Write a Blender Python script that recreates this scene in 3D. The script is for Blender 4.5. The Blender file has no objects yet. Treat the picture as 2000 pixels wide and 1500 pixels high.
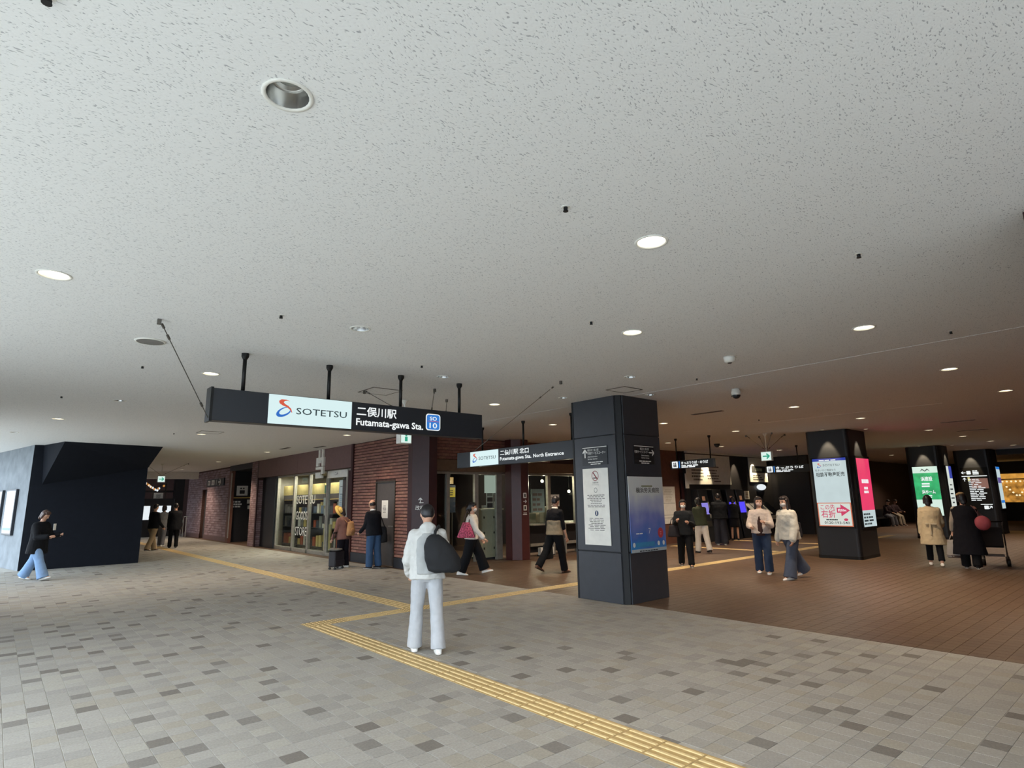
import bpy, math, random
import numpy as np
from mathutils import Vector, Matrix

D = bpy.data
SC = bpy.context.scene
COL = SC.collection
random.seed(7)
RNG = np.random.default_rng(7)

# ------------------------------------------------------------------ camera
CAM_H, F_PX = 1.65, 1144.5
YAW, PITCH, ROLL = math.radians(41.06), math.radians(11.145), math.radians(-0.951)
_fw = Vector((math.sin(YAW) * math.cos(PITCH), math.cos(YAW) * math.cos(PITCH), math.sin(PITCH)))
_r = Vector((math.cos(YAW), -math.sin(YAW), 0))
_u = _r.cross(_fw)
_r2 = _r * math.cos(ROLL) + _u * math.sin(ROLL)
_u2 = -_r * math.sin(ROLL) + _u * math.cos(ROLL)
cam_data = D.cameras.new('camera')
cam = D.objects.new('camera', cam_data)
COL.objects.link(cam)
m = Matrix((_r2, _u2, -_fw)).transposed().to_4x4()
m.translation = (0, 0, CAM_H)
cam.matrix_world = m
cam_data.sensor_fit = 'HORIZONTAL'
cam_data.sensor_width = 36
cam_data.lens = F_PX / 2000 * 36
cam_data.clip_end = 400
SC.camera = cam

# ------------------------------------------------------------------ sky, sun, exposure
world = D.worlds.new('sky')
SC.world = world
world.use_nodes = True
_bg = world.node_tree.nodes['Background']
_bg.inputs[0].default_value = (0.76, 0.88, 1.0, 1)
_bg.inputs[1].default_value = 6.8
_sun = D.lights.new('sun', 'SUN')
_sun.energy = 2.2
_sun.angle = 0.05
_sun.color = (0.92, 0.96, 1.0)
sun = D.objects.new('sun', _sun)
COL.objects.link(sun)
sun.rotation_euler = (math.radians(30), 0, math.radians(-60))
SC.view_settings.view_transform = 'Standard'
SC.view_settings.look = 'None'
SC.view_settings.exposure = 0.0
SC.view_settings.gamma = 1.0
SC.view_settings.use_curve_mapping = False
DOWNLIGHT_W = (75.0, 275.0)      # outer, inner concourse
SC.cycles.use_denoising = True
SC.cycles.max_bounces = 8
SC.cycles.diffuse_bounces = 5
SC.cycles.glossy_bounces = 3
SC.cycles.transparent_max_bounces = 8
SC.cycles.sample_clamp_indirect = 6.0
SC.cycles.caustics_reflective = False
SC.cycles.caustics_refractive = False

ZC = 3.34          # ceiling height


# ------------------------------------------------------------------ helpers
def lin(h):
    h = h.lstrip('#')
    out = []
    for i in (0, 2, 4):
        c = int(h[i:i + 2], 16) / 255
        out.append(c / 12.92 if c <= .04045 else ((c + .055) / 1.055) ** 2.4)
    return tuple(out)


MATS = {}


def mat(name, col, rough=.55, metal=0.0, var=.06, scale=9.0, bump=0.0, bscale=60.0, emit=0.0, spec=.5):
    """Procedural principled material: base colour with a soft noise variation and an optional noise bump."""
    if name in MATS:
        return MATS[name]
    if isinstance(col, str):
        col = lin(col)
    M = D.materials.new(name)
    M.use_nodes = True
    nt = M.node_tree
    b = nt.nodes['Principled BSDF']
    b.inputs['Roughness'].default_value = rough
    b.inputs['Metallic'].default_value = metal
    b.inputs['Specular IOR Level'].default_value = spec
    tc = nt.nodes.new('ShaderNodeTexCoord')
    nz = nt.nodes.new('ShaderNodeTexNoise')
    nz.inputs['Scale'].default_value = scale
    nz.inputs['Detail'].default_value = 4
    nt.links.new(tc.outputs['Object'], nz.inputs['Vector'])
    rp = nt.nodes.new('ShaderNodeValToRGB')
    lo = tuple(max(0, c * (1 - var * 1.6)) for c in col)
    hi = tuple(min(1, c * (1 + var * 1.6)) for c in col)
    rp.color_ramp.elements[0].position = .3
    rp.color_ramp.elements[1].position = .7
    rp.color_ramp.elements[0].color = (*lo, 1)
    rp.color_ramp.elements[1].color = (*hi, 1)
    nt.links.new(nz.outputs['Fac'], rp.inputs['Fac'])
    nt.links.new(rp.outputs['Color'], b.inputs['Base Color'])
    if bump:
        n2 = nt.nodes.new('ShaderNodeTexNoise')
        n2.inputs['Scale'].default_value = bscale
        n2.inputs['Detail'].default_value = 3
        nt.links.new(tc.outputs['Object'], n2.inputs['Vector'])
        bp = nt.nodes.new('ShaderNodeBump')
        bp.inputs['Strength'].default_value = bump
        bp.inputs['Distance'].default_value = .01
        nt.links.new(n2.outputs['Fac'], bp.inputs['Height'])
        nt.links.new(bp.outputs['Normal'], b.inputs['Normal'])
    if emit:
        nt.links.new(rp.outputs['Color'], b.inputs['Emission Color'])
        b.inputs['Emission Strength'].default_value = emit
    MATS[name] = M
    return M


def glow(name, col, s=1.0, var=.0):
    """A backlit surface, or plain paper given a glow: emits its own colour."""
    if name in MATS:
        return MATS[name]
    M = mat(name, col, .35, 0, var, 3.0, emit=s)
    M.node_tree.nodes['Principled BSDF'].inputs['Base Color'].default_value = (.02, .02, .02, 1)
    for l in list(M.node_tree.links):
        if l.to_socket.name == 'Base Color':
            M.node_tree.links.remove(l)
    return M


def glass(name='shop_glass', tint=(.86, .9, .88), refl=.07):
    if name in MATS:
        return MATS[name]
    M = D.materials.new(name)
    M.use_nodes = True
    nt = M.node_tree
    nt.nodes.remove(nt.nodes['Principled BSDF'])
    out = nt.nodes['Material Output']
    tr = nt.nodes.new('ShaderNodeBsdfTransparent')
    tr.inputs[0].default_value = (*tint, 1)
    gl = nt.nodes.new('ShaderNodeBsdfGlossy')
    gl.inputs['Roughness'].default_value = .03
    mx = nt.nodes.new('ShaderNodeMixShader')
    mx.inputs[0].default_value = refl
    nt.links.new(tr.outputs[0], mx.inputs[1])
    nt.links.new(gl.outputs[0], mx.inputs[2])
    nt.links.new(mx.outputs[0], out.inputs[0])
    MATS[name] = M
    return M


def wloc(o):
    p = Vector((0, 0, 0))
    while o:
        p += o.location
        o = o.parent
    return p


def thing(name, label, cat, loc=(0, 0, 0), rotz=0.0, group=None, kind=None):
    o = D.objects.new(name, None)
    COL.objects.link(o)
    o.empty_display_size = .1
    o.location = loc
    o.rotation_euler = (0, 0, rotz)
    o['label'] = label
    if kind:
        o['kind'] = kind
    else:
        o['category'] = cat
    if group:
        o['group'] = group
    return o


def tag(o, label, cat=None, group=None, kind=None):
    o['label'] = label
    if cat:
        o['category'] = cat
    if group:
        o['group'] = group
    if kind:
        o['kind'] = kind
    return o


class Fr:
    """A flat frame: origin, right and up vectors; n points to the viewer."""
    def __init__(s, o, right, up=(0, 0, 1)):
        s.o, s.r, s.u = Vector(o), Vector(right), Vector(up)
        s.n = s.r.cross(s.u)

    def p(s, u, v, n=0.0):
        return s.o + s.r * u + s.u * v + s.n * n


def face_mx(x, y, z=0):      # faces -X, u runs to -Y
    return Fr((x, y, z), (0, -1, 0))


def face_my(x, y, z=0):      # faces -Y, u runs to +X
    return Fr((x, y, z), (1, 0, 0))


class MB:
    def __init__(s):
        s.v, s.f, s.m = [], [], []

    def add(s, vs, fs, mi=0):
        b = len(s.v)
        s.v += [tuple(v) for v in vs]
        s.f += [tuple(i + b for i in f) for f in fs]
        s.m += [mi] * len(fs)
        return s

    def hexa(s, c, mi=0):      # 8 corners: bottom 4 ccw, top 4 ccw
        return s.add(c, [(3, 2, 1, 0), (4, 5, 6, 7), (0, 1, 5, 4), (1, 2, 6, 5), (2, 3, 7, 6), (3, 0, 4, 7)], mi)

    def box(s, x0, x1, y0, y1, z0, z1, mi=0):
        return s.hexa([(x0, y0, z0), (x1, y0, z0), (x1, y1, z0), (x0, y1, z0), (x0, y0, z1), (x1, y0, z1), (x1, y1, z1), (x0, y1, z1)], mi)

    def fbox(s, fr, u0, u1, v0, v1, n0, n1, mi=0):
        P = fr.p
        return s.hexa([P(u0, v0, n1), P(u1, v0, n1), P(u1, v0, n0), P(u0, v0, n0), P(u0, v1, n1), P(u1, v1, n1), P(u1, v1, n0), P(u0, v1, n0)], mi)

    def prism(s, pts, fr, n0, n1, mi=0):   # polygon (u,v) ccw seen from the viewer
        k = len(pts)
        vs = [fr.p(u, v, n1) for u, v in pts] + [fr.p(u, v, n0) for u, v in pts]
        fs = [tuple(range(k)), tuple(range(2 * k - 1, k - 1, -1))]
        fs += [(i, i + k, (i + 1) % k + k, (i + 1) % k) for i in range(k)]
        return s.add(vs, fs, mi)

    def pillar(s, pts, z0, z1, mi=0):      # footprint polygon ccw from above
        k = len(pts)
        vs = [(x, y, z0) for x, y in pts] + [(x, y, z1) for x, y in pts]
        fs = [tuple(range(k - 1, -1, -1)), tuple(range(k, 2 * k))]
        fs += [(i, (i + 1) % k, (i + 1) % k + k, i + k) for i in range(k)]
        return s.add(vs, fs, mi)

    def tube(s, pts, r, n=8, mi=0, caps=True):
        pts = [Vector(p) for p in pts]
        rs = r if isinstance(r, (list, tuple)) else [r] * len(pts)
        vs, fs = [], []
        up = None
        for i, p in enumerate(pts):
            d = (pts[min(i + 1, len(pts) - 1)] - pts[max(i - 1, 0)]).normalized()
            if up is None or abs(up.dot(d)) > .98:
                up = Vector((0, 0, 1)) if abs(d.z) < .9 else Vector((0, 1, 0))
            a = up.cross(d).normalized()
            b = d.cross(a)
            up = b
            for j in range(n):
                t = 2 * math.pi * j / n
                vs.append(p + (a * math.cos(t) + b * math.sin(t)) * rs[i])
        for i in range(len(pts) - 1):
            for j in range(n):
                j2 = (j + 1) % n
                fs.append((i * n + j, i * n + j2, (i + 1) * n + j2, (i + 1) * n + j))
        if caps:
            fs.append(tuple(range(n - 1, -1, -1)))
            fs.append(tuple(range((len(pts) - 1) * n, len(pts) * n)))
        return s.add(vs, fs, mi)

    def lathe(s, prof, c, n=20, mi=0, down=False, caps=True):   # profile (r, z)
        vs, fs = [], []
        k = len(prof)
        for r, z in prof:
            for j in range(n):
                t = 2 * math.pi * j / n
                vs.append((c[0] + r * math.cos(t), c[1] + r * math.sin(t), c[2] + z))
        for i in range(k - 1):
            for j in range(n):
                j2 = (j + 1) % n
                q = (i * n + j, i * n + j2, (i + 1) * n + j2, (i + 1) * n + j)
                fs.append(q if not down else q[::-1])
        if caps and prof[0][0] > 1e-4:
            fs.append(tuple(range(n))[::-1] if not down else tuple(range(n)))
        if caps and prof[-1][0] > 1e-4:
            e = tuple(range((k - 1) * n, k * n))
            fs.append(e if not down else e[::-1])
        return s.add(vs, fs, mi)

    def ell(s, c, rx, ry, rz, n=14, k=9, mi=0, R=None):
        vs, fs = [], []
        c = Vector(c)
        for i in range(1, k):
            a = math.pi * i / k
            for j in range(n):
                t = 2 * math.pi * j / n
                v = Vector((rx * math.sin(a) * math.cos(t), ry * math.sin(a) * math.sin(t), rz * math.cos(a)))
                vs.append(c + (R @ v if R else v))
        top = len(vs)
        for z in (rz, -rz):
            v = Vector((0, 0, z))
            vs.append(c + (R @ v if R else v))
        for i in range(k - 2):
            for j in range(n):
                j2 = (j + 1) % n
                fs.append((i * n + j, (i + 1) * n + j, (i + 1) * n + j2, i * n + j2))
        for j in range(n):
            j2 = (j + 1) % n
            fs.append((top, j, j2))
            fs.append((top + 1, (k - 2) * n + j2, (k - 2) * n + j))
        return s.add(vs, fs, mi)

    def mesh(s, name, mats, off=Vector((0, 0, 0)), smooth=False):
        me = D.meshes.new(name)
        me.from_pydata([(a - off.x, b - off.y, c - off.z) for a, b, c in s.v], [], s.f)
        for M in (mats if isinstance(mats, (list, tuple)) else [mats]):
            me.materials.append(M)
        me.polygons.foreach_set('material_index', s.m)
        if smooth:
            me.polygons.foreach_set('use_smooth', [True] * len(s.f))
        me.update()
        return me

    def build(s, name, mats, parent=None, smooth=False, local=False, bevel=0.0):
        off = Vector((0, 0, 0)) if (local or parent is None) else wloc(parent)
        me = s.mesh(name, mats, off, smooth)
        o = D.objects.new(name, me)
        COL.objects.link(o)
        o.parent = parent
        if bevel:
            md = o.modifiers.new('bevel', 'BEVEL')
            md.width = bevel
            md.segments = 2
            md.limit_method = 'ANGLE'
        return o


_TXT = {}
TMP = D.scenes.new('workbench')


def evaluated_mesh(o):
    """Mesh of an object with its modifiers, made in a scratch scene."""
    TMP.collection.objects.link(o)
    vl = TMP.view_layers[0]
    vl.update()
    me = D.meshes.new_from_object(o.evaluated_get(vl.depsgraph))
    TMP.collection.objects.unlink(o)
    return me



def text_geo(s, bold=0.0):
    k = (s, bold)
    if k not in _TXT:
        c = D.curves.new('t', 'FONT')
        c.body = s
        c.resolution_u = 2
        c.offset = bold
        o = D.objects.new('t', c)
        me = evaluated_mesh(o)
        vs = np.zeros(len(me.vertices) * 3)
        me.vertices.foreach_get('co', vs)
        _TXT[k] = (vs.reshape(-1, 3)[:, :2].copy(), [tuple(p.vertices) for p in me.polygons])
        D.objects.remove(o)
        D.curves.remove(c)
        D.meshes.remove(me)
    return _TXT[k]


def text(parent, fr, s, u, v, h, M, align='L', w=None, n=.004, bold=0.0, name='lettering', cap=.72):
    """Flat lettering on a frame: baseline at v, capital height h, optional forced width w."""
    vs, fs = text_geo(s, bold)
    x0, x1 = vs[:, 0].min(), vs[:, 0].max()
    k = h / cap
    kx = (w / (x1 - x0)) if w else k
    wid = (x1 - x0) * kx
    du = {'L': 0, 'C': -wid / 2, 'R': -wid}[align]
    mb = MB()
    mb.add([fr.p(u + du + (x - x0) * kx, v + y * k, n) for x, y in vs], fs)
    o = mb.build(name, M, parent)
    return o


def lines(parent, fr, u0, u1, v0, v1, rows, M, n=.003, fill=.5, name='small_print', align='C', seed=1, words=5):
    """Rows of print too small to read: short flat bars."""
    rr = random.Random(seed)
    mb = MB()
    step = (v1 - v0) / rows
    for i in range(rows):
        v = v1 - (i + 1) * step
        w = (u1 - u0) * rr.uniform(.55, 1.0)
        s = {'C': (u0 + u1 - w) / 2, 'L': u0, 'R': u1 - w}[align]
        k = max(1, int(rr.uniform(.7, 1.3) * words))
        for j in range(k):
            a = s + w * j / k
            b = s + w * (j + rr.uniform(.72, .93)) / k
            mb.add([fr.p(a, v, n), fr.p(b, v, n), fr.p(b, v + step * fill, n), fr.p(a, v + step * fill, n)], [(0, 1, 2, 3)])
    return mb.build(name, M, parent)


def arrow(mb, fr, u, v, s, ang=0.0, n=.005, mi=0, t=.16):
    """A thin arrow pointing along angle ang (0 = right), size s."""
    c, q = math.cos(ang), math.sin(ang)

    def bar(a, b, w):
        a, b = Vector(a), Vector(b)
        d = (b - a).normalized()
        e = Vector((-d.y, d.x)) * w
        pts = [a - e, b - e, b + e, a + e]
        mb.prism([(u + (p.x * c - p.y * q) * s, v + (p.x * q + p.y * c) * s) for p in pts], fr, 0, n, mi)
    bar((-.5, 0), (.45, 0), t / 2)
    bar((.5, 0), (.08, .36), t / 2)
    bar((.08, -.36), (.5, 0), t / 2)


def rrect(u0, u1, v0, v1, r, k=4):
    out = []
    for cx, cy, a0 in ((u1 - r, v0 + r, -90), (u1 - r, v1 - r, 0), (u0 + r, v1 - r, 90), (u0 + r, v0 + r, 180)):
        for i in range(k + 1):
            a = math.radians(a0 + 90 * i / k)
            out.append((cx + r * math.cos(a), cy + r * math.sin(a)))
    return out


def disc_pts(u, v, r, k=20, ry=None):
    return [(u + r * math.cos(2 * math.pi * i / k), v + (ry or r) * math.sin(2 * math.pi * i / k)) for i in range(k)]

# ------------------------------------------------------------------ materials of the place
M_CEIL = D.materials.new('rockwool_ceiling')
M_CEIL.use_nodes = True
nt = M_CEIL.node_tree
b = nt.nodes['Principled BSDF']
b.inputs['Roughness'].default_value = .95
b.inputs['Specular IOR Level'].default_value = .1
tc = nt.nodes.new('ShaderNodeTexCoord')
warp = nt.nodes.new('ShaderNodeTexNoise')
warp.inputs['Scale'].default_value = 5.0
warp.inputs['Detail'].default_value = 1
nt.links.new(tc.outputs['Object'], warp.inputs['Vector'])
mul = nt.nodes.new('ShaderNodeVectorMath')
mul.operation = 'SCALE'
mul.inputs['Scale'].default_value = .10
nt.links.new(warp.outputs['Color'], mul.inputs[0])
addv = nt.nodes.new('ShaderNodeVectorMath')
nt.links.new(tc.outputs['Object'], addv.inputs[0])
nt.links.new(mul.outputs[0], addv.inputs[1])
mp = nt.nodes.new('ShaderNodeMapping')
mp.inputs['Rotation'].default_value = (0, 0, .5)
mp.inputs['Scale'].default_value = (1.0, 2.6, 1)
nt.links.new(addv.outputs[0], mp.inputs['Vector'])
fis = nt.nodes.new('ShaderNodeTexNoise')
fis.inputs['Scale'].default_value = 58
fis.inputs['Detail'].default_value = 1.5
fis.inputs['Roughness'].default_value = .4
nt.links.new(mp.outputs[0], fis.inputs['Vector'])
rp = nt.nodes.new('ShaderNodeValToRGB')
rp.color_ramp.elements[0].position = .625
rp.color_ramp.elements[1].position = .69
rp.color_ramp.elements[0].color = (.80, .80, .79, 1)
rp.color_ramp.elements[1].color = (.43, .43, .44, 1)
nt.links.new(fis.outputs['Fac'], rp.inputs['Fac'])
nt.links.new(rp.outputs['Color'], b.inputs['Base Color'])
inv = nt.nodes.new('ShaderNodeMath')
inv.operation = 'MULTIPLY'
inv.inputs[1].default_value = -1
nt.links.new(fis.outputs['Fac'], inv.inputs[0])
bp = nt.nodes.new('ShaderNodeBump')
bp.inputs['Strength'].default_value = .35
bp.inputs['Distance'].default_value = .004
nt.links.new(inv.outputs[0], bp.inputs['Height'])
nt.links.new(bp.outputs['Normal'], b.inputs['Normal'])

M_BLACK = mat('black_panel', '#24262c', .45, var=.05)
M_BLACKSAT = mat('black_satin', '#1d1e22', .4, var=.05)
M_BLACKWALL = mat('blue_black_wall', '#191c23', .85, var=.05, spec=.15)
M_SIGNBLK = mat('sign_black', '#202329', .4, var=.03)
M_GREYWALL = mat('grey_plaster', '#767d83', .8, var=.12, scale=3)
M_REDCOL = mat('oxblood_paint', '#4e2524', .42, var=.06)
M_REDTRIM = mat('oxblood_trim', '#381a1c', .45)
M_BROWNPANEL = mat('brown_cladding', '#6d5350', .55, var=.05)
M_BROWNWALL = mat('brown_wall', '#6b4537', .6, var=.08)
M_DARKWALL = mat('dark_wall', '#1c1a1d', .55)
M_MORTAR = mat('mortar', '#4c332d', .9, var=.15)
M_BRICK = [mat('brick_%d' % i, c, .7, var=.14, scale=14, bump=.3) for i, c in enumerate(('#8a6054', '#83584d', '#906657', '#7e544a'))]
M_FARBRICK = [mat('mauve_brick_%d' % i, c, .7, var=.1, scale=14) for i, c in enumerate(('#8f797c', '#866d70', '#968084', '#7e6568'))]
M_DARKDOOR = mat('dark_door_paint', '#4b4543', .5)
M_STEEL = mat('brushed_steel', '#a5a197', .4, .45, var=.08)
M_STEELDK = mat('dark_steel', '#5a554e', .4, .8)
M_WHITE = mat('white_paint', '#e4e2da', .5, var=.03)
M_PAPER = mat('paper', '#e8e6de', .7, var=.03)
M_PAPERINK = mat('grey_ink', '#6c6a66', .8)
M_INK = mat('dark_ink', '#2a2b2e', .7)
M_LETTER = mat('white_letter', '#f0efe9', .6, var=.02)
M_LETLIT = glow('lit_letter', (.88, .92, .92), 1.0)
M_PANLIT = glow('lit_panel', lin('#d6eeef'), 1.0)
M_BLACKMET = mat('black_metal', '#1b1a19', .45, .5)
M_WIRE = mat('wire_steel', '#6b6862', .4, .8)
M_YEL = mat('tactile_yellow', '#b99d68', .75, var=.10, scale=20, bump=.2)
M_YELBAR = mat('tactile_bar', '#d8c08c', .7, var=.08, scale=25)
M_GROUT = mat('grout', '#a9a69e', .9, var=.1)
M_GROUTB = mat('grout_brown', '#5b4636', .9, var=.1)
M_ASPH = mat('outdoor_paving', '#86898b', .9, var=.08, scale=.4)
M_TILE = [mat('stone_tile_%d' % i, c, .8, var=.07, scale=55, bump=.2, bscale=160, spec=.2) for i, c in enumerate(
    ('#a19e97', '#9b9891', '#a4a198', '#9d988d', '#a09d96', '#97948e'))]
M_TILED = [mat('dark_stone_tile_%d' % i, c, .8, var=.08, scale=55, bump=.2, bscale=160, spec=.2) for i, c in enumerate(('#77726b', '#7f7b75'))]
M_TILEB = [mat('brown_tile_%d' % i, c, .42, var=.10, scale=40, bump=.2, bscale=120) for i, c in enumerate(
    ('#614b39', '#5a4535', '#66513e', '#5e4937'))]

# ------------------------------------------------------------------ outdoor ground
mb = MB()
mb.box(-90, -6.5, -90, 70, -.3, -.03)
mb.box(-6.5, 60, -90, -10.5, -.3, -.03)
tag(mb.build('ground', M_ASPH), 'pale paving in daylight outside the station', kind='structure')

# ------------------------------------------------------------------ floors: 15 cm stone tiles
TP, TX0, TY0 = .1525, .09, .005
DARK = set([(0,44),(0,47),(1,41),(1,60),(1,66),(1,68),(2,43),(2,50),(2,55),(2,71),(3,38),(3,52),(3,57),(4,41),(4,44),(4,51),(4,60),(4,68),(5,59),(5,65),(6,33),(6,37),(6,43),(6,50),(6,56),(6,62),(7,28),(7,31),(8,41),(8,46),(8,50),(8,56),(8,60),(8,62),(8,66),(8,69),(9,35),(10,27),(10,33),(10,51),(11,44),(11,59),(12,36),(12,46),(12,52),(13,32),(13,39),(13,56),(14,42),(16,49),(16,58),(17,42),(17,60),(19,20),(19,29),(19,55),(20,24),(20,40),(21,80),(22,71),(23,63),(24,20),(24,34),(24,58),(24,75),(25,29),(26,14),(26,22),(26,36),(26,50),(26,69),(28,28),(28,32),(29,10),(29,63),(30,20),(30,26),(31,12),(32,5),(32,14),(32,23),(32,32),(33,7),(33,13),(33,27),(33,46),(34,11),(34,28),(35,18),(35,20),(36,16),(37,18),(37,21),(37,22),(37,50),(38,7),(38,20),(38,21),(40,11),(40,16),(40,57),(41,15),(41,21),(42,19),(44,18),(45,16),(46,8),(46,23),(47,14),(47,20)])


def project(x, y, z=0.0):
    d = Vector((x, y, z - CAM_H))
    w = d.dot(_fw)
    if w < .2:
        return None
    return 1000 + F_PX * d.dot(_r2) / w, 750 - F_PX * d.dot(_u2) / w, w


def tile_mesh(name, M, s=TP, j=.0045, b=.001, h=.006):
    a = s / 2 - j / 2
    c = a - b
    vs = [(-a, -a, -h), (a, -a, -h), (a, a, -h), (-a, a, -h), (-a, -a, -b), (a, -a, -b), (a, a, -b), (-a, a, -b), (-c, -c, 0), (c, -c, 0), (c, c, 0), (-c, c, 0)]
    fs = [(0, 1, 5, 4), (1, 2, 6, 5), (2, 3, 7, 6), (3, 0, 4, 7), (4, 5, 9, 8), (5, 6, 10, 9), (6, 7, 11, 10), (7, 4, 8, 11), (8, 9, 10, 11)]
    me = D.meshes.new(name)
    me.from_pydata(vs, [], fs)
    me.materials.append(M)
    return me


def lay_tiles(floor, cells, mats, nbig, name):
    """cells: list of (x, y, material index). The largest in the picture become single tiles, the rest one joined part."""
    sc = []
    for i, (x, y, k) in enumerate(cells):
        p = project(x, y)
        a = 0
        if p and -60 < p[0] < 2060 and p[1] < 1560:
            a = 1 / p[2] ** 3
        sc.append(a)
    order = sorted(range(len(cells)), key=lambda i: -sc[i])
    big = order[:nbig]
    protos = {}
    off = wloc(floor)
    for i in big:
        x, y, k = cells[i]
        if k not in protos:
            protos[k] = tile_mesh(name, mats[k])
        o = D.objects.new(name, protos[k])
        COL.objects.link(o)
        o.parent = floor
        o.location = (x - off.x, y - off.y, RNG.uniform(-.0002, .0002) - off.z)
    rest = [cells[i] for i in order[nbig:]]
    base = tile_mesh('tmp', mats[0])
    bv = np.zeros(len(base.vertices) * 3)
    base.vertices.foreach_get('co', bv)
    bv = bv.reshape(-1, 3)
    bf = np.array([list(p.vertices) for p in base.polygons])
    D.meshes.remove(base)
    n = len(rest)
    pos = np.array([(x - off.x, y - off.y, 0) for x, y, k in rest])
    pos[:, 2] = RNG.uniform(-.0002, .0002, n)
    V = (pos[:, None, :] + bv[None]).reshape(-1, 3)
    Fc = (bf[None] + (np.arange(n) * len(bv))[:, None, None]).reshape(-1, 4)
    me = D.meshes.new(name + '_field')
    me.vertices.add(len(V))
    me.vertices.foreach_set('co', V.ravel())
    me.loops.add(Fc.size)
    me.loops.foreach_set('vertex_index', Fc.ravel())
    me.polygons.add(len(Fc))
    me.polygons.foreach_set('loop_start', np.arange(len(Fc)) * 4)
    me.polygons.foreach_set('material_index', np.repeat([k for _, _, k in rest], len(bf)).astype(np.int32))
    for M in mats:
        me.materials.append(M)
    me.polygons.foreach_set('use_smooth', [False] * len(Fc))
    me.update(calc_edges=True)
    o = D.objects.new(name + '_field', me)
    COL.objects.link(o)
    o.parent = floor
    o['kind'] = 'stuff'
    return o


# tactile paths as (x0, x1, y0, y1, kind)
S = .305
X_A, X_B, Y_C = 3.395, 5.01, 8.16
TACT = []
for k in range(0, 26):
    TACT.append((X_A, Y_C - S * (k + 1), 'bary', 'a'))
TACT += [(X_A, Y_C, 'dot', 'c'), (X_A + S, Y_C, 'dot', 'c')]
for k in range(2, 78):
    x = X_A + S * k
    kind = 'dot' if k in (5, 6) else 'barx'
    TACT.append((x, Y_C, kind, 'c'))
for k in range(1, 84):
    TACT.append((X_A + S * 5.3, Y_C + S * k, 'bary', 'b'))
for k in range(0, 12):
    TACT.append((17.6, 8.5 + S * k, 'bary', 'd'))
for k in range(1, 12):
    TACT.append((21.2, 8.2 + S * k, 'bary', 'd'))
rect = [(a, a + S, b_, b_ + S) for a, b_, _, _ in TACT]
TR = np.array(rect)


def covered(x, y, e=.03):
    return bool(np.any((TR[:, 0] - e < x) & (x < TR[:, 1] + e) & (TR[:, 2] - e < y) & (y < TR[:, 3] + e)))


floor = MB().box(-6.5, 7.75, -10.5, 50, -.35, -.003).build('floor', M_GROUT)
tag(floor, 'grey stone tiled concourse floor with scattered darker tiles', kind='structure')
cells = []
rr = random.Random(3)
for i in range(-14, 51):
    for j in range(-2, 232):
        x, y = TX0 + (i + .5) * TP, TY0 + (j + .5) * TP
        if x + TP / 2 > 7.76 or (x < -.3 and y < 15):
            continue
        if y > 20.8 and x < 3.3:
            continue
        if covered(x, y, -.02):
            continue
        p = project(x, y)
        if not p or p[0] < -150 or p[0] > 2150 or p[1] > 1640:
            continue
        if (i, j) in DARK or (y > 10 and rr.random() < .032) or (rr.random() < .004):
            k = 6 + (rr.random() < .5)
        else:
            k = rr.choice((0, 0, 1, 2, 3, 4, 5))
        cells.append((x, y, k))
lay_tiles(floor, cells, M_TILE + M_TILED, 280, 'floor_tile')

floor_b = MB().box(7.75, 60, -10.5, 50, -.35, -.003).build('floor', M_GROUTB)
tag(floor_b, 'brown tiled floor under the darker inner concourse', kind='structure')
cells = []
for i in range(0, 165):
    for j in range(-1, 82):
        x, y = 7.752 + (i + .5) * TP, TY0 + (j + .5) * TP
        if covered(x, y, -.02) or y > 12.9:
            continue
        p = project(x, y)
        if not p or p[0] < 700 or p[0] > 2100:
            continue
        cells.append((x, y, rr.choice((0, 0, 1, 2, 3))))
lay_tiles(floor_b, cells, M_TILEB, 280, 'brown_floor_tile')


def tact_mesh(kind):
    mb = MB()
    mb.box(.002, S - .002, .002, S - .002, -.012, .0015, 0)
    if kind == 'dot':
        for i in range(5):
            for j in range(5):
                mb.lathe([(.016, 0), (.011, .005), (0.0, .0052)], (S * (i + .5) / 5, S * (j + .5) / 5, .0015), 8, 1)
    else:
        for i in range(4):
            c = S * (i + .5) / 4
            if kind == 'bary':
                mb.hexa([(c - .016, .008, .001), (c + .016, .008, .001), (c + .016, S - .008, .001), (c - .016, S - .008, .001),
                         (c - .010, .016, .0065), (c + .010, .016, .0065), (c + .010, S - .016, .0065), (c - .010, S - .016, .0065)], 1)
            else:
                mb.hexa([(.008, c - .016, .001), (S - .008, c - .016, .001), (S - .008, c + .016, .001), (.008, c + .016, .001),
                         (.016, c - .010, .0065), (S - .016, c - .010, .0065), (S - .016, c + .010, .0065), (.016, c + .010, .0065)], 1)
    return mb.mesh('tactile_tile', [M_YEL, M_YELBAR])


TM = {k: tact_mesh(k) for k in ('dot', 'bary', 'barx')}
paths = {
    'a': thing('tactile_path', 'yellow ribbed tactile strip running to the bottom edge of the picture', 'tactile paving', (X_A, Y_C, 0)),
    'b': thing('tactile_path', 'yellow tactile strip running along the grey floor past the shop front', 'tactile paving', (X_A + S * 5.3, Y_C + S, 0)),
    'c': thing('tactile_path', 'yellow tactile strip crossing behind the black pillar towards the dark pillars', 'tactile paving', (X_A, Y_C, 0)),
    'd': thing('tactile_path', 'pale yellow tactile strips on the brown floor before the ticket machines', 'tactile paving', (17.6, 8.5, 0))}
for x, y, kind, which in TACT:
    o = D.objects.new('tactile_tile', TM[kind])
    COL.objects.link(o)
    o.parent = paths[which]
    pl = paths[which].location
    o.location = (x - pl.x, y - pl.y, 0)

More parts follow.
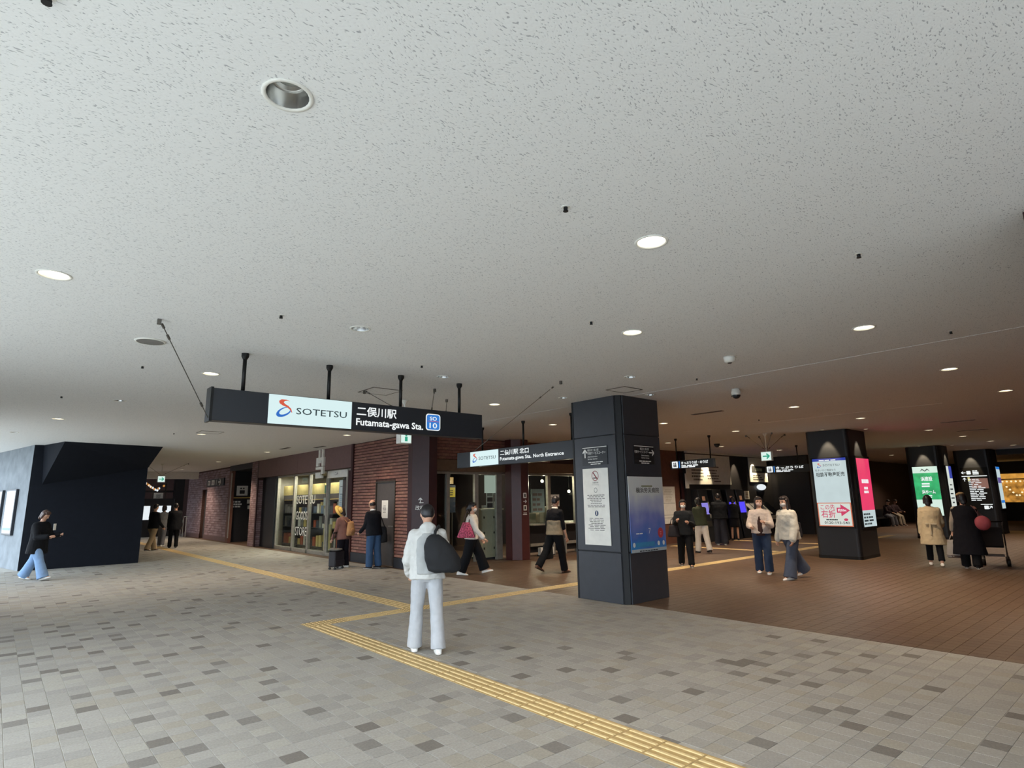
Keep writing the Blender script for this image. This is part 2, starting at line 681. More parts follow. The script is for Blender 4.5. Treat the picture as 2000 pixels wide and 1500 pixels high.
# ------------------------------------------------------------------ ceiling with holes for the downlights
LIGHTS = [  # x, y, lit, radius, label
    (0.74, 2.26, 0, .088, 'large unlit silver downlight nearest the viewer in the speckled ceiling'),
    (3.15, 2.16, 1, .095, 'lit downlight right of centre in the near ceiling, above the black pillar'),
    (0.14, 5.31, 1, .095, 'lit downlight near the left edge of the near ceiling'),
    (2.55, 5.21, 0, .085, 'small clear spot downlight above the station name sign, before its posts'),
    (4.83, 3.62, 1, .095, 'lit downlight in the ceiling straight above the black pillar, second row'),
    (6.62, 2.02, 1, .095, 'lit downlight in the right ceiling before the ceiling seam'),
    (1.96, 8.29, 1, .095, 'lit downlight above the blank left end of the station sign'),
    (4.52, 6.64, 0, .075, 'small clear spot downlight between the last two sign posts'),
    (6.66, 5.07, 0, .075, 'small clear spot downlight just before the black pillar top'),
    (9.89, 2.03, 1, .095, 'lit downlight in the right ceiling just past the ceiling seam'),
    (6.63, 8.10, 1, .095, 'lit downlight between the two hanging station signs'),
    (0.75, 14.38, 1, .095, 'lit downlight above the left black wall'),
    (12.88, 1.91, 1, .095, 'lit downlight at the right edge of the inner ceiling'),
    (11.65, 4.96, 1, .095, 'lit downlight midway between the black pillar and the poster pillar'),
    (6.65, 14.13, 1, .095, 'lit downlight under the station sign, before the ribbed brick wall'),
    (3.63, 15.77, 1, .095, 'lit downlight beside a square ceiling hatch left of the station sign'),
    (6.71, 20.24, 1, .095, 'lit downlight above the shop front'),
    (11.64, 7.98, 1, .095, 'lit downlight just right of the black pillar, upper of two'),
    (14.72, 7.85, 1, .095, 'lit downlight above the small ticket direction sign, left of the exit sign'),
    (14.74, 4.82, 1, .095, 'lit downlight above the pillar with the pink screen'),
    (16.03, 10.87, 1, .095, 'lit downlight just right of the black pillar, lower of two'),
    (18.88, 10.66, 1, .095, 'lit downlight close above the white fare boards'),
    (6.68, 25.84, 1, .095, 'lit downlight above the mauve brick wall, right one'),
    (6.70, 32.23, 1, .095, 'lit downlight above the mauve brick wall, far left one'),
    (19.25, 4.63, 1, .095, 'lit downlight between the pink screen pillar and the green screen pillar'),
    (22.39, 4.53, 1, .095, 'lit downlight above the green screen pillar'),
    (1.35, 11.31, 0, .075, 'small clear spot downlight left of the station sign, midway'),
    (0.15, 17.48, 0, .075, 'small clear spot downlight at the left edge above the grey wall'),
    (8.13, 5.80, 0, .07, 'small clear spot downlight at the right corner of the black pillar top'),
    (7.14, 6.87, 0, .07, 'small clear spot downlight at the left corner of the black pillar top'),
    (25.4, 4.4, 1, .095, 'lit downlight at the far right above the wayfinding pillar'),
    (28.5, 4.3, 1, .095, 'farthest lit downlight on the right, past the wayfinding pillar'),
    (13.1, 11.0, 1, .095, 'lit downlight between the red column and the black pillar, before the ticket office'),
    (9.6, 9.6, 1, .095, 'lit downlight right of the station sign, before the entrance doors'),
    (30.5, 8.9, 1, .095, 'lit downlight in the far hall above the waiting bench, left one'),
    (34.8, 9.2, 1, .095, 'lit downlight in the far hall above the waiting bench, right one'),
    (22.5, 10.3, 1, .095, 'lit downlight over the slanted counter beside the ticket machines'),
]
WASH = [  # small spots that graze the pillars and the fare boards: x, y, target
    (16.48, 6.36, (16.75, 6.36, 2.55), 'small spot grazing the front of the pink screen pillar'),
    (17.35, 5.58, (17.35, 5.85, 2.55), 'small spot grazing the right side of the pink screen pillar'),
    (25.53, 6.52, (25.8, 6.52, 2.55), 'small spot grazing the front of the green screen pillar'),
    (26.35, 5.70, (26.35, 5.97, 2.55), 'small spot grazing the side of the green screen pillar'),
    (29.73, 5.95, (30.0, 5.95, 2.55), 'small spot grazing the front of the wayfinding pillar'),
    (20.8, 12.15, (20.8, 12.55, 2.4), 'small spot washing the left fare board'),
    (23.1, 12.15, (23.1, 12.55, 2.4), 'small spot washing the middle of the fare board'),
    (24.6, 12.15, (24.6, 12.55, 2.4), 'small spot washing the black wall between the boards'),
    (26.0, 12.1, (26.0, 12.5, 2.4), 'small spot washing the right notice board'),
]
cu = D.curves.new('c', 'CURVE')
cu.dimensions = '2D'
cu.fill_mode = 'FRONT'


def spl(pts):
    sp = cu.splines.new('POLY')
    sp.points.add(len(pts) - 1)
    for q, p in zip(sp.points, pts):
        q.co = (p[0], p[1], 0, 1)
    sp.use_cyclic_u = True


spl([(-2.4, -9.0), (60, -9.0), (60, 50), (-2.4, 50)])  # unseen left and near edges set to shape the daylight coming in
for x, y, lit, r, _ in LIGHTS:
    spl(disc_pts(x, y, r, 24))
for x, y, _, _ in WASH:
    spl(disc_pts(x, y, .055, 12))
co = D.objects.new('c', cu)
me = evaluated_mesh(co)
D.objects.remove(co)
me.name = 'ceiling'
me.flip_normals()
me.materials.clear()
me.materials.append(M_CEIL)
ceiling = D.objects.new('ceiling', me)
COL.objects.link(ceiling)
ceiling.location = (0, 0, ZC)
tag(ceiling, 'off-white speckled rockwool ceiling of the concourse', kind='structure')
tag(MB().box(-2.4, 60, -9.0, 50, ZC + .32, ZC + .6).build('trim_2', M_WHITE), 'unseen slab above the hung ceiling, added to block light', kind='structure')  # added out of view as a light block over the ceiling
for k, a in enumerate(((-2.5, -2.4, -9, 50), (-2.4, 60, -9.1, -9.0))):
    tag(MB().box(*a, ZC - .05, ZC + .32).build('trim_%d' % (3 + k), M_WHITE), 'white fascia at the %s edge of the ceiling' % ('left', 'near')[k], kind='structure')
MB().box(7.93, 7.95, .5, 12.4, ZC - .003, ZC + .01).build('seam', M_CEIL, ceiling)
MB().box(13.6, 13.62, 3, 12.4, ZC - .003, ZC + .01).build('seam', M_CEIL, ceiling)

M_REFL = mat('reflector', '#c9c9c6', .22, .9, var=.02)
M_LAMP = glow('lamp_warm', (1.0, .87, .66), 7.0)
M_LAMPOFF = mat('lamp_frosted', '#b9bab2', .4)
LAMP_WARM = (1.0, .80, .60)


def downlight(x, y, lit, r, label, group):
    t = thing('downlight', label, 'ceiling light', (x, y, ZC), group=group)
    MB().lathe([(r - .002, -.001), (r + .002, -.006), (r + .016, -.006), (r + .018, 0.0), (r - .002, 0.0)], (x, y, ZC), 24, caps=False).build('trim_ring', M_WHITE, t, True)
    MB().lathe([(r - .001, -.001), (r * .92, .03), (r * .8, .065), (r * .62, .09)], (x, y, ZC), 24, down=True, caps=False).build('reflector', M_LAMPOFF if lit else M_REFL, t, True)
    if lit:
        MB().lathe([(0.0, .010), (r * .93, .012), (r * .93, .018), (0, .018)], (x, y, ZC), 20).build('lamp', M_LAMP, t)
        L = D.lights.new('downlight_beam', 'SPOT')
        L.energy = DOWNLIGHT_W[x > 7.8 or y > 9] * ((1.15 if x > 3 else 1) if y < 9 else (.6 if y < 21 else 1.3)) if x < 7.8 else DOWNLIGHT_W[1]
        L.spot_size = math.radians(128)
        L.spot_blend = .7
        L.shadow_soft_size = .07
        L.color = LAMP_WARM
        o = D.objects.new('downlight_beam', L)
        COL.objects.link(o)
        o.parent = t
        o.location = (0, 0, -.012)
    else:
        MB().lathe([(0.0, .085), (r * .6, .085), (r * .6, .092), (0, .092)], (x, y, ZC), 20).build('lamp', M_LAMPOFF, t)
        MB().lathe([(r * .66, .066), (r * .70, .062), (r * .78, .066)], (x, y, ZC), 20, caps=False).build('inner_ring', M_REFL, t, True)
    return t


for x, y, lit, r, label in LIGHTS:
    downlight(x, y, lit, r, label, 'ceiling downlights')
for x, y, tg, label in WASH:
    t = thing('wall_wash_spot', label, 'ceiling light', (x, y, ZC), group='small wall washing spots')
    MB().lathe([(.053, -.001), (.057, -.005), (.066, -.005), (.068, 0), (.053, 0)], (x, y, ZC), 14, caps=False).build('trim_ring', M_WHITE, t)
    MB().lathe([(.054, 0), (.05, .04), (.04, .06)], (x, y, ZC), 14, down=True, caps=False).build('reflector', M_LAMPOFF, t)
    MB().lathe([(0, .035), (.045, .035), (.045, .04), (0, .04)], (x, y, ZC), 14).build('lamp', M_LAMP, t)
    L = D.lights.new('spot_beam', 'SPOT')
    L.energy = 240
    L.spot_size = math.radians(46)
    L.spot_blend = .5
    L.shadow_soft_size = .03
    L.color = (1, .8, .5)
    o = D.objects.new('spot_beam', L)
    COL.objects.link(o)
    o.parent = t
    o.location = (0, 0, -.01)
    dv = Vector(tg) - Vector((x, y, ZC))
    o.rotation_euler = dv.to_track_quat('-Z', 'Y').to_euler()

# ------------------------------------------------------------------ walls
def wall(name, label, boxes, M):
    first = None
    for i, b_ in enumerate(boxes):
        o = tag(MB().box(*b_).build(name, M), label if not i else label + ', section %d' % (i + 1), kind='structure')
        first = first or o
    return first


def lay_bricks(parent, fr, u0, u1, v0, v1, hole=None, bl=.225, bh=.083, mats=M_BRICK, t=.014, name='brick', nmax=300, gu=.006, gv=.012):
    """Running-bond bricks proud of a mortar bed; each a single brick, past nmax one joined part."""
    rr_ = random.Random(int(u1 * 1000) % 997)
    items = []
    v, c = v0, 0
    while v + bh * .6 < v1:
        h = min(bh, v1 - v)
        u = u0 - (bl / 2 if c % 2 else 0)
        while u < u1 - .02:
            a, b2 = max(u, u0), min(u + bl, u1)
            if b2 - a > .04:
                parts = [(a, b2)]
                if hole and v < hole[3] - .01 and v + h > hole[2] + .01 and b2 > hole[0] and a < hole[1]:
                    parts = [q for q in ((a, min(b2, hole[0])), (max(a, hole[1]), b2)) if q[1] - q[0] > .03]
                for p in parts:
                    items.append((p[0] + gu / 2, p[1] - gu / 2, v + gv / 2, v + h - gv / 2, rr_.randrange(len(mats)), t + rr_.uniform(-.003, .003)))
            u += bl
        v += bh
        c += 1

    def score(it):
        q = fr.p((it[0] + it[1]) / 2, (it[2] + it[3]) / 2)
        p = project(*q)
        return -1 / p[2] if p else 0
    items.sort(key=score)
    cache = {}
    off = wloc(parent)
    for it in items[:nmax]:
        k = (round(it[1] - it[0], 3), round(it[3] - it[2], 3), it[4])
        if k not in cache:
            mb = MB()
            f0 = Fr((0, 0, 0), fr.r, fr.u)
            w, h = k[0], k[1]
            P = f0.p
            e = .006
            mb.hexa([P(0, 0, t), P(w, 0, t), P(w, 0, -.01), P(0, 0, -.01), P(0, h, t), P(w, h, t), P(w, h, -.01), P(0, h, -.01)])
            mb.v = [tuple(P(0, 0, 0) + Vector(q)) for q in mb.v]
            # a worn, slightly tipped upper edge
            for i in (4, 5):
                mb.v[i] = tuple(Vector(mb.v[i]) - f0.n * e)
            cache[k] = mb.mesh(name, mats[it[4]])
        o = D.objects.new(name, cache[k])
        COL.objects.link(o)
        o.parent = parent
        o.location = fr.p(it[0], it[2], it[5] - t) - off
    rest = items[nmax:]
    if rest:
        mb = MB()
        for it in rest:
            a, b2, v0_, v1_, mi, tt = it
            P = fr.p
            mb.hexa([P(a, v0_, tt), P(b2, v0_, tt), P(b2, v0_, -.01), P(a, v0_, -.01), P(a, v1_, tt - .006), P(b2, v1_, tt - .006), P(b2, v1_, -.01), P(a, v1_, -.01)], mi)
        o = mb.build(name + '_field', list(mats), parent)
        o['kind'] = 'stuff'


# left: black leaning wall and grey wall with screens
mb = MB()
mb.box(.66, 3.40, 20.8, 21.6, 0, ZC)
wl = mb.build('wall_left', M_BLACKWALL)
tag(wl, 'blue-black wall at the left with a leaning upper part', kind='structure')
mb = MB()
mb.add([(.93, 20.8, 2.26), (3.40, 20.8, 2.76), (3.57, 19.8, ZC), (1.22, 19.35, ZC), (.86, 20.8, ZC), (3.40, 20.8, ZC)],
       [(0, 3, 2, 1)[::-1], (0, 4, 3), (1, 2, 5), (0, 1, 5, 4), (3, 4, 5, 2)])
mb.build('leaning_panel', M_BLACKWALL, wl)
mb = MB()
gd = Vector((-.2, 1, 0)).normalized()
fr_g = Fr(Vector((.66, 20.82, 0)) + gd * 14, -gd)
mb.fbox(fr_g, 0, 14, 0, ZC, -.4, 0)
wg = mb.build('wall_left', M_GREYWALL)
tag(wg, 'pale grey plastered wall with advertising screens at the left edge', kind='structure')
M_SCR1 = glow('screen_white', lin('#e6eef2'), 1.0, .02)
M_SCR2 = glow('screen_grey', lin('#b7c4cc'), .9, .05)
M_SCR3 = glow('screen_blue', lin('#3f8fbe'), .9)
for k, (t0, t1, lab) in enumerate(((.92, 1.74, 'advertising screen on the grey wall, the one nearer the black wall'), (2.35, 3.4, 'advertising screen on the grey wall, cut by the left picture edge'))):
    u0, u1 = 14 - t1, 14 - t0
    t = thing('wall_screen', lab, 'screen', fr_g.p((u0 + u1) / 2, .9, 0), group='screens on the grey wall')
    MB().fbox(fr_g, u0 - .05, u1 + .05, .90, 2.16, 0.002, .07).build('casing', M_BLACK, t, bevel=.01)
    MB().fbox(fr_g, u0, u1, .95, 2.11, .068, .074).build('display', M_SCR1, t)
    MB().fbox(fr_g, u0 + .25, u1 - .02, 1.12, 1.5, .074, .076).build('picture', M_SCR2, t)
    MB().fbox(fr_g, u0 + .05, u1 - .1, 1.66, 1.69, .074, .076).build('picture_line', M_SCR2, t)
    MB().fbox(fr_g, u0 + .03, u1 - .03, 1.03, 1.10, .074, .077).build('picture_band', M_SCR3, t)
wall('wall_left', 'unseen wall along the left, added to block daylight', [(-2.8, -2.4, 9, 15, 0, ZC)], M_GREYWALL)  # added out of view to keep daylight off the far floor

# right: oxblood pier at the picture edge and the closed wall behind it
wall('wall_right', 'unseen dark wall closing the inner concourse at the right', [(5.3, 46, -1.2, -.6, 0, ZC), (5.3, 5.9, -9, -1.2, 0, ZC)], M_BROWNWALL)  # second section, running back, added to cut daylight on the right
pier = MB().pillar([(4.44, -.6), (5.3, -.6), (5.3, .2), (5.12, .45), (4.60, .45), (4.44, .30)], 0, ZC - .002).build('pier', M_REDTRIM)
tag(pier, 'dark oxblood pier at the right picture edge below the ceiling', 'pier')

# shop facade
XS = 7.85
wf = wall('wall_shop', 'brown clad shop wall with ribbed brick end', [
    (XS + .05, 8.4, 16.2, 16.3, 0, ZC), (XS + .05, 8.3, 13.05, 13.72, 0, ZC), (XS + .05, 8.3, 14.78, 16.2, 0, ZC), (XS + .05, 8.3, 13.72, 14.78, 2.19, ZC),
    (XS + .02, 8.3, 16.3, 24.6, 2.66, ZC)], M_MORTAR)
for i in range(4):
    y0 = 16.32 + i * 2.07
    MB().box(XS - .005, XS + .03, y0 + .006, y0 + 2.064, 2.665, ZC).build('cladding_panel', M_BROWNPANEL, wf)
MB().box(XS - .03, XS + .25, 16.16, 16.27, 0, ZC).build('vertical_trim', M_REDTRIM, wf)
fb = face_mx(XS + .035, 16.16)
lay_bricks(wf, fb, 0, 3.11, .25, ZC, hole=(1.38, 2.44, 0, 2.19), bl=.30, t=.022, gu=.004, gv=.022)
mb = MB()
mb.box(XS - .005, XS + .06, 13.05, 13.72, 0, .25).box(XS - .005, XS + .06, 14.78, 16.16, 0, .25)
mb.build('plinth', M_BLACK, wf)
# plain service door
t = thing('door_1', 'plain dark grey service door in the ribbed brick wall', 'door', (XS + .05, 14.25, 0), kind='structure')
MB().box(XS + .03, XS + .09, 13.76, 14.74, .02, 2.15).build('door_leaf', M_DARKDOOR, t, bevel=.004)
mb = MB()
mb.box(XS + .0, XS + .1, 13.72, 13.76, 0, 2.19).box(XS + .0, XS + .1, 14.74, 14.78, 0, 2.19).box(XS + .0, XS + .1, 13.76, 14.74, 2.15, 2.19)
mb.build('door_frame', M_STEELDK, t)
mb = MB()
mb.lathe([(.03, -.008), (.03, .008)], (XS + .02, 13.85, 1.02), 12)
mb.tube([(XS + .03, 13.85, 1.02), (XS - .03, 13.85, 1.02), (XS - .035, 13.97, 1.02)], .009)
mb.build('handle', M_STEEL, t)
fr = face_mx(XS + .03, 14.74)
t = thing('paper_notice', 'small white paper notice taped on the dark service door', 'notice', fr.p(.3, 1.33))
MB().fbox(fr, .29, .62, 1.22, 1.68, .001, .004).build('sheet', M_PAPER, t)
lines(t, fr, .35, .56, 1.36, 1.56, 6, M_PAPERINK, n=.0055, words=3)

# dark oxblood corner column with the ticket gate arrow
colc = MB().pillar([(7.83, 13.06), (7.81, 12.82), (8.10, 12.50), (8.34, 12.50), (8.34, 13.06)], 0, ZC).build('corner_column', M_REDTRIM, bevel=.008)
tag(colc, 'dark oxblood corner column between the ribbed brick and the entrance doors', 'column')
cdir = Vector((8.10 - 7.81, 12.50 - 12.82, 0)).normalized()
frc = Fr((7.81, 12.82, 0), cdir)
mb = MB()
arrow(mb, frc, .22, 1.66, .13, math.pi / 2, .004)
mb.fbox(frc, .19, .30, 1.60, 1.615, 0, .004)
t = thing('wall_lettering', 'white up arrow and ticket gate lettering on the dark corner column', 'sign', frc.p(.2, 1.5, 0))
mb.build('arrow', M_LETTER, t)
text(t, frc, '改札', .21, 1.44, .085, M_LETTER, 'C', bold=.01)

# brick column and recess left of the shop
cb = wall('wall_shop', 'mauve brick end pier left of the shop', [(XS + .02, 8.6, 24.6, 25.4, 0, ZC)], M_MORTAR)
lay_bricks(cb, face_mx(XS + .018, 25.4), 0, .8, 0, ZC, mats=M_FARBRICK, bl=.2, t=.008)
lay_bricks(cb, face_my(XS + .02, 24.598), 0, .5, 0, 2.6, mats=M_FARBRICK, bl=.2, t=.008)
MB().box(XS - .01, XS + .03, 24.52, 24.62, 0, ZC).build('vertical_trim', M_REDTRIM, cb)
wall('wall_recess', 'black recess beside the brick pier', [(8.0, 11, 28.4, 28.6, 0, 3.1), (10.9, 11, 25.4, 28.4, 0, 3.1), (8.6, 11, 24.6, 25.4, 0, ZC), (7.9, 11, 25.4, 28.6, 3.1, ZC)], M_DARKWALL)
t = thing('door_2', 'brown metal door frame of the black recess', 'door', (8.0, 28.2, 0), kind='structure')
mb = MB()
mb.box(7.85, 7.98, 28.05, 28.45, 0, 3.1)
mb.build('jamb', M_BROWNWALL, t)
MB().box(7.83, 7.86, 28.02, 28.08, .2, 3.0).build('jamb_edge', M_STEEL, t)
fr = face_my(8.0, 28.4)
t = thing('service_sign', 'white square pictogram over yellow line and white lettering in the black recess', 'sign', fr.p(.2, 1.5, 0))
MB().fbox(fr, .18, .66, 2.02, 2.46, .002, .02).build('pictogram_plate', M_PAPER, t, bevel=.01)
MB().prism(rrect(.31, .53, 2.10, 2.26, .02), fr, .02, .023).build('pictogram', M_INK, t)
for u in (.36, .48):
    MB().prism(disc_pts(u, 2.34, .035), fr, .02, .023).build('pictogram', M_INK, t)
MB().fbox(fr, 0.0, .95, 1.90, 1.95, .002, .01).build('yellow_line', mat('yellow_line', '#d8b061', .6), t)
lines(t, fr, .02, .62, 1.5, 1.82, 3, M_LETTER, n=.006, words=4, fill=.65, align='L', seed=4)
MB().fbox(fr, .66, .82, 1.66, 1.84, .002, .012).build('pictogram_plate', M_PAPER, t)
MB().fbox(fr, .70, .82, 1.42, 1.58, .002, .012).build('pictogram_plate', M_PAPER, t)

# far mauve brick wall with a door
wm = wall('wall_far', 'mauve brick wall beyond the shop', [(8.03, 8.6, 28.6, 32.7, 0, ZC), (8.03, 8.6, 33.55, 36.6, 0, ZC), (8.03, 8.6, 32.7, 33.55, 2.38, ZC)], M_MORTAR)
lay_bricks(wm, face_mx(8.028, 36.6), 0, 8.0, .2, ZC, hole=(3.05, 3.9, 0, 2.38), mats=M_FARBRICK, bl=.30, bh=.11, t=.006, nmax=280)
mb = MB()
mb.box(8.0, 8.06, 28.6, 32.7, 0, .2).box(8.0, 8.06, 33.55, 36.6, 0, .2)
mb.build('plinth', M_BROWNPANEL, wm)
t = thing('door_3', 'narrow dark door in the far mauve brick wall', 'door', (8.2, 33.1, 0), kind='structure')
MB().box(8.16, 8.2, 32.72, 33.53, 0, 2.36).build('door_leaf', M_DARKDOOR, t)
MB().tube([(8.16, 32.8, 1.0), (8.1, 32.8, 1.0), (8.1, 32.95, 1.0)], .012).build('handle', M_STEEL, t)
fr = face_mx(7.95, 32.7)
t = thing('restroom_sign', 'black plate with restroom pictograms and an arrow on the far brick wall', 'sign', fr.p(1.5, 2.6, 0))
MB().fbox(fr, .1, 3.0, 2.52, 2.86, -.07, 0).build('plate', M_SIGNBLK, t, bevel=.01)
MB().prism(rrect(.35, .75, 2.58, 2.80, .03), fr, 0, .005).build('pictogram_plate', M_PAPER, t)
MB().prism(rrect(1.0, 1.5, 2.57, 2.81, .03), fr, 0, .005).build('pictogram_plate', M_PAPER, t)
mb = MB()
arrow(mb, fr, 2.35, 2.69, .4, 0, .005)
mb.build('arrow', M_PAPER, t)
MB().fbox(fr, 1.8, 1.83, 2.57, 2.81, 0, .005).build('divider', M_PAPER, t)
for u in (.45, .62, 1.12, 1.36):
    mb = MB().prism(disc_pts(u, 2.72, .035, 10), fr, .005, .008)
    mb.fbox(fr, u - .035, u + .035, 2.6, 2.71, .005, .008)
    mb.build('figure', M_INK, t)

# back of the passage: bulkhead, glazed wall with coloured display, stair rail
wall('wall_back', 'dropped white bulkhead over the far passage', [(-6, 8.03, 34.6, 35.0, 2.98, ZC)], M_WHITE)
wb = wall('wall_back', 'dark glazed end wall of the far passage', [(0, 8.03, 37.6, 37.9, 0, 1.1), (0, 8.03, 37.6, 37.9, 2.35, 2.45), (7.55, 8.03, 37.55, 37.9, 0, 3.3)], M_DARKWALL)
wall('wall_back', 'shaded brown wall behind the far glazing', [(-6, 9, 40.0, 40.3, 0, ZC)], M_BROWNPANEL)
fr = face_my(4.0, 37.6)
for k in range(6):
    MB().fbox(fr, k * .62, k * .62 + .04, 1.1, ZC, -.1, 0).build('mullion', M_STEELDK, wb)
M_ORANGE = glow('orange_lights', lin('#e89a52'), .9, .3)
t = thing('light_garland', 'orange and white fairy light display above the far glazing', 'lights', (5.6, 37.3, 2.5))
for i in range(34):
    u = random.uniform(.9, 3.0)
    MB().ell(fr.p(u, 2.72 + .28 * math.sin(u * 4.2) * random.uniform(.5, 1), .25), .05, .05, .06, 8, 5).build('bulb', M_ORANGE if i % 3 else M_SCR1, t)
MB().tube([fr.p(.8, 2.75, .25), fr.p(1.6, 2.9, .25), fr.p(2.4, 2.6, .25), fr.p(3.1, 2.8, .25)], .012, 6).build('cord', M_BLACKMET, t)
for u in (.8, 3.1):
    MB().tube([fr.p(u, 2.75, .25), fr.p(u, 2.75, 0), fr.p(u, 2.4, 0)], .012, 6).build('hook', M_BLACKMET, t)
t = thing('ticket_machine', 'bright lit white vending screens far behind the two walkers', 'machine', (6.6, 37.2, 0))
MB().box(5.9, 7.5, 37.1, 37.55, 0, 2.0).build('cabinet', M_BLACK, t, bevel=.02)
for k, (a, b2) in enumerate(((5.98, 6.36), (6.55, 7.35))):
    MB().box(a, b2, 37.085, 37.11, .9, 1.62).build('display', M_SCR1, t)
t = thing('poster_board', 'pale poster in the far glazed wall', 'poster', (6.7, 37.5, 1.6))
MB().box(6.55, 7.0, 37.54, 37.56, 2.02, 2.32).build('sheet', M_PAPER, t)
lines(t, face_my(6.55, 37.54), .05, .4, 2.05, 2.28, 4, M_PAPERINK, n=.004)
t = thing('stair_rail', 'grey handrail slanting down at the far passage wall', 'handrail', (7.6, 35.6, 0))
MB().tube([(7.75, 36.6, .35), (7.6, 35.0, 1.05), (7.6, 34.4, 1.05)], .025).build('rail', M_STEEL, t)
for p, z in (((7.6, 34.5), 1.03), ((7.62, 35.2), .95), ((7.70, 36.1), .55)):
    MB().tube([(*p, 0), (*p, z)], .018).build('post', M_STEEL, t)

# ------------------------------------------------------------------ shop window
GX = 8.12
wall('wall_shop', 'shop interior shell behind the glass', [(11.0, 11.1, 16.3, 24.6, 0, 2.9), (8.4, 11, 16.3, 24.6, 2.75, 2.9), (8.3, 11.1, 24.5, 24.6, 0, 2.9), (8.4, 11.1, 16.2, 16.3, 0, 2.9)], mat('shop_wall', '#8d897d', .7))
t = thing('window_1', 'glazed shop front with steel mullions', 'window', (GX, 20, 0), kind='structure')
YM = [22.93, 21.28, 19.91, 18.48, 17.0]
for y in YM:
    MB().box(GX - .05, GX + .05, y - .045, y + .045, 0, 2.66).build('mullion', M_STEEL, t)
MB().box(GX - .05, GX + .05, 16.3, 22.9, 2.6, 2.66).build('head_rail', M_STEEL, t)
MB().box(GX - .05, GX + .05, 18.5, 22.9, 0, .12).build('sill_rail', M_STEEL, t)
MB().box(GX - .045, GX + .045, 16.3, 16.95, 0, 2.6).build('side_panel', M_REDTRIM, t)
for i in range(3):
    MB().box(GX - .006, GX + .006, YM[i + 1] + .045, YM[i] - .045, .12, 2.6).build('pane', glass(), t)
MB().box(GX - .006, GX + .006, 17.1, 18.44, .08, 2.4).build('pane', glass(), t)
mb = MB()
mb.box(GX - .03, GX + .03, 17.05, 17.12, 0, 2.42).box(GX - .03, GX + .03, 18.36, 18.44, 0, 2.42).box(GX - .03, GX + .03, 17.12, 18.36, 0, .1)
mb.build('sliding_frame', M_STEEL, t)
MB().box(GX - .055, GX + .03, 17.0, 18.44, 2.42, 2.64).build('transom_panel', M_WHITE, t)
text(t, face_mx(GX - .055, 18.3), 'こみ', .42, 2.5, .09, M_INK, 'L', n=.003)
fg = face_mx(GX - .01, 22.9)
M_FROST = mat('white_vinyl', '#dcdcd4', .7, var=.03)
for s_, v, u in (('SOTETSU', 1.62, 1.85), ('GOODS', 1.08, 1.85), ('STORE', .55, 1.85)):
    text(t, fg, s_, u, v, .30, M_FROST, 'L', w={'SOTETSU': 1.6, 'GOODS': 1.0, 'STORE': 1.0}[s_], bold=.004)
# black double panel left of the glazing
t = thing('shutter_panel', 'tall black panels left of the shop glazing', 'panel', (GX, 23.9, 0))
MB().box(GX - .05, GX + .05, 23.9, 24.58, 0, 2.66).build('panel', M_BLACKSAT, t)
MB().box(GX - .10, GX + .05, 23.0, 23.88, 0, 2.66).build('panel', M_BLACK, t)
# shop goods
M_KRAFT = mat('kraft_box', '#c7a869', .7)
M_GOLDBOX = mat('yellow_board', '#cdbb7c', .7)
for k in range(4):
    t = thing('display_shelf', ['shop shelf behind the left pane', 'shop shelf behind the middle pane', 'shop shelf behind the right pane', 'shop shelf behind the door pane'][k], 'shelf', (9.0, 23.5 - 1.4 * k, 0), group='shop shelves')
    y0 = 22.9 - 1.4 * k
    for z in (.1, .75, 1.25, 1.75):
        MB().box(8.75, 9.2, y0, y0 + 1.15, z, z + .03).build('shelf_board', M_BLACK if z < 1.7 else M_KRAFT, t)
    for yy in (y0, y0 + 1.12):
        MB().box(8.75, 9.2, yy, yy + .03, 0, 2.25).build('side_panel', M_BLACK, t)
    MB().box(8.72, 8.76, y0, y0 + 1.15, 1.95, 2.32).build('header_board', M_GOLDBOX, t)
    gc = ['#d9d4c6', '#3a3f4a', '#b0563c', '#8c8c88', '#d8c07a', '#5d6d84', '#e6e2d8']
    nm = ['left', 'middle', 'right', 'door'][k]
    for q, z in enumerate((.13, .78, 1.28)):
        for j in range(4):
            w = random.uniform(.16, .24)
            h = random.uniform(.18, .4)
            yy = y0 + .06 + j * .27
            c = random.randrange(len(gc))
            cn = ['cream', 'dark slate', 'rust red', 'grey', 'straw yellow', 'steel blue', 'white'][c]
            o = MB().box(8.79, 8.99, yy, yy + w, z + .001, z + h).build('goods_box', mat('goods_%d' % c, gc[c], .6), bevel=.006)
            tag(o, '%s goods box, %s from right, %s shelf behind the %s shop pane' % (cn, ['first', 'second', 'third', 'fourth'][j], ['bottom', 'middle', 'upper'][q], nm), 'box', 'goods on the shop shelves behind the %s pane' % nm)
    L = D.lights.new('shop_lamp', 'AREA')
    L.energy = 70
    L.size = .5
    L.color = (1, .9, .75)
    lt = thing('shop_ceiling_lamp', 'square lamp in the shop ceiling behind the %s pane' % nm, 'ceiling light', (8.75, y0 + .6, 2.74))
    MB().box(8.5, 9.0, y0 + .35, y0 + .85, 2.70, 2.75).build('diffuser', M_SCR1, lt)
    o = D.objects.new('shop_lamp', L)
    COL.objects.link(o)
    o.parent = lt
    o.location = (0, 0, -.06)
fr = face_mx(8.35, 18.25)
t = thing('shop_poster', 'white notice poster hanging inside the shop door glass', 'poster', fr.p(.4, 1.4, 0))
MB().fbox(fr, .12, .95, 1.45, 2.35, 0, .01).build('sheet', glow('poster_white_glow', lin('#c9d3d8'), .55), t)  # paper sheet, no lamp: its brightness is put in as emission
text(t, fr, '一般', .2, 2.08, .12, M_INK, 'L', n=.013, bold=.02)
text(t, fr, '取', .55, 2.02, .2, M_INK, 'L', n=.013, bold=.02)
lines(t, fr, .18, .9, 1.5, 1.95, 7, mat('blue_ink', '#8fb4cf', .7), n=.013, words=4, align='L')
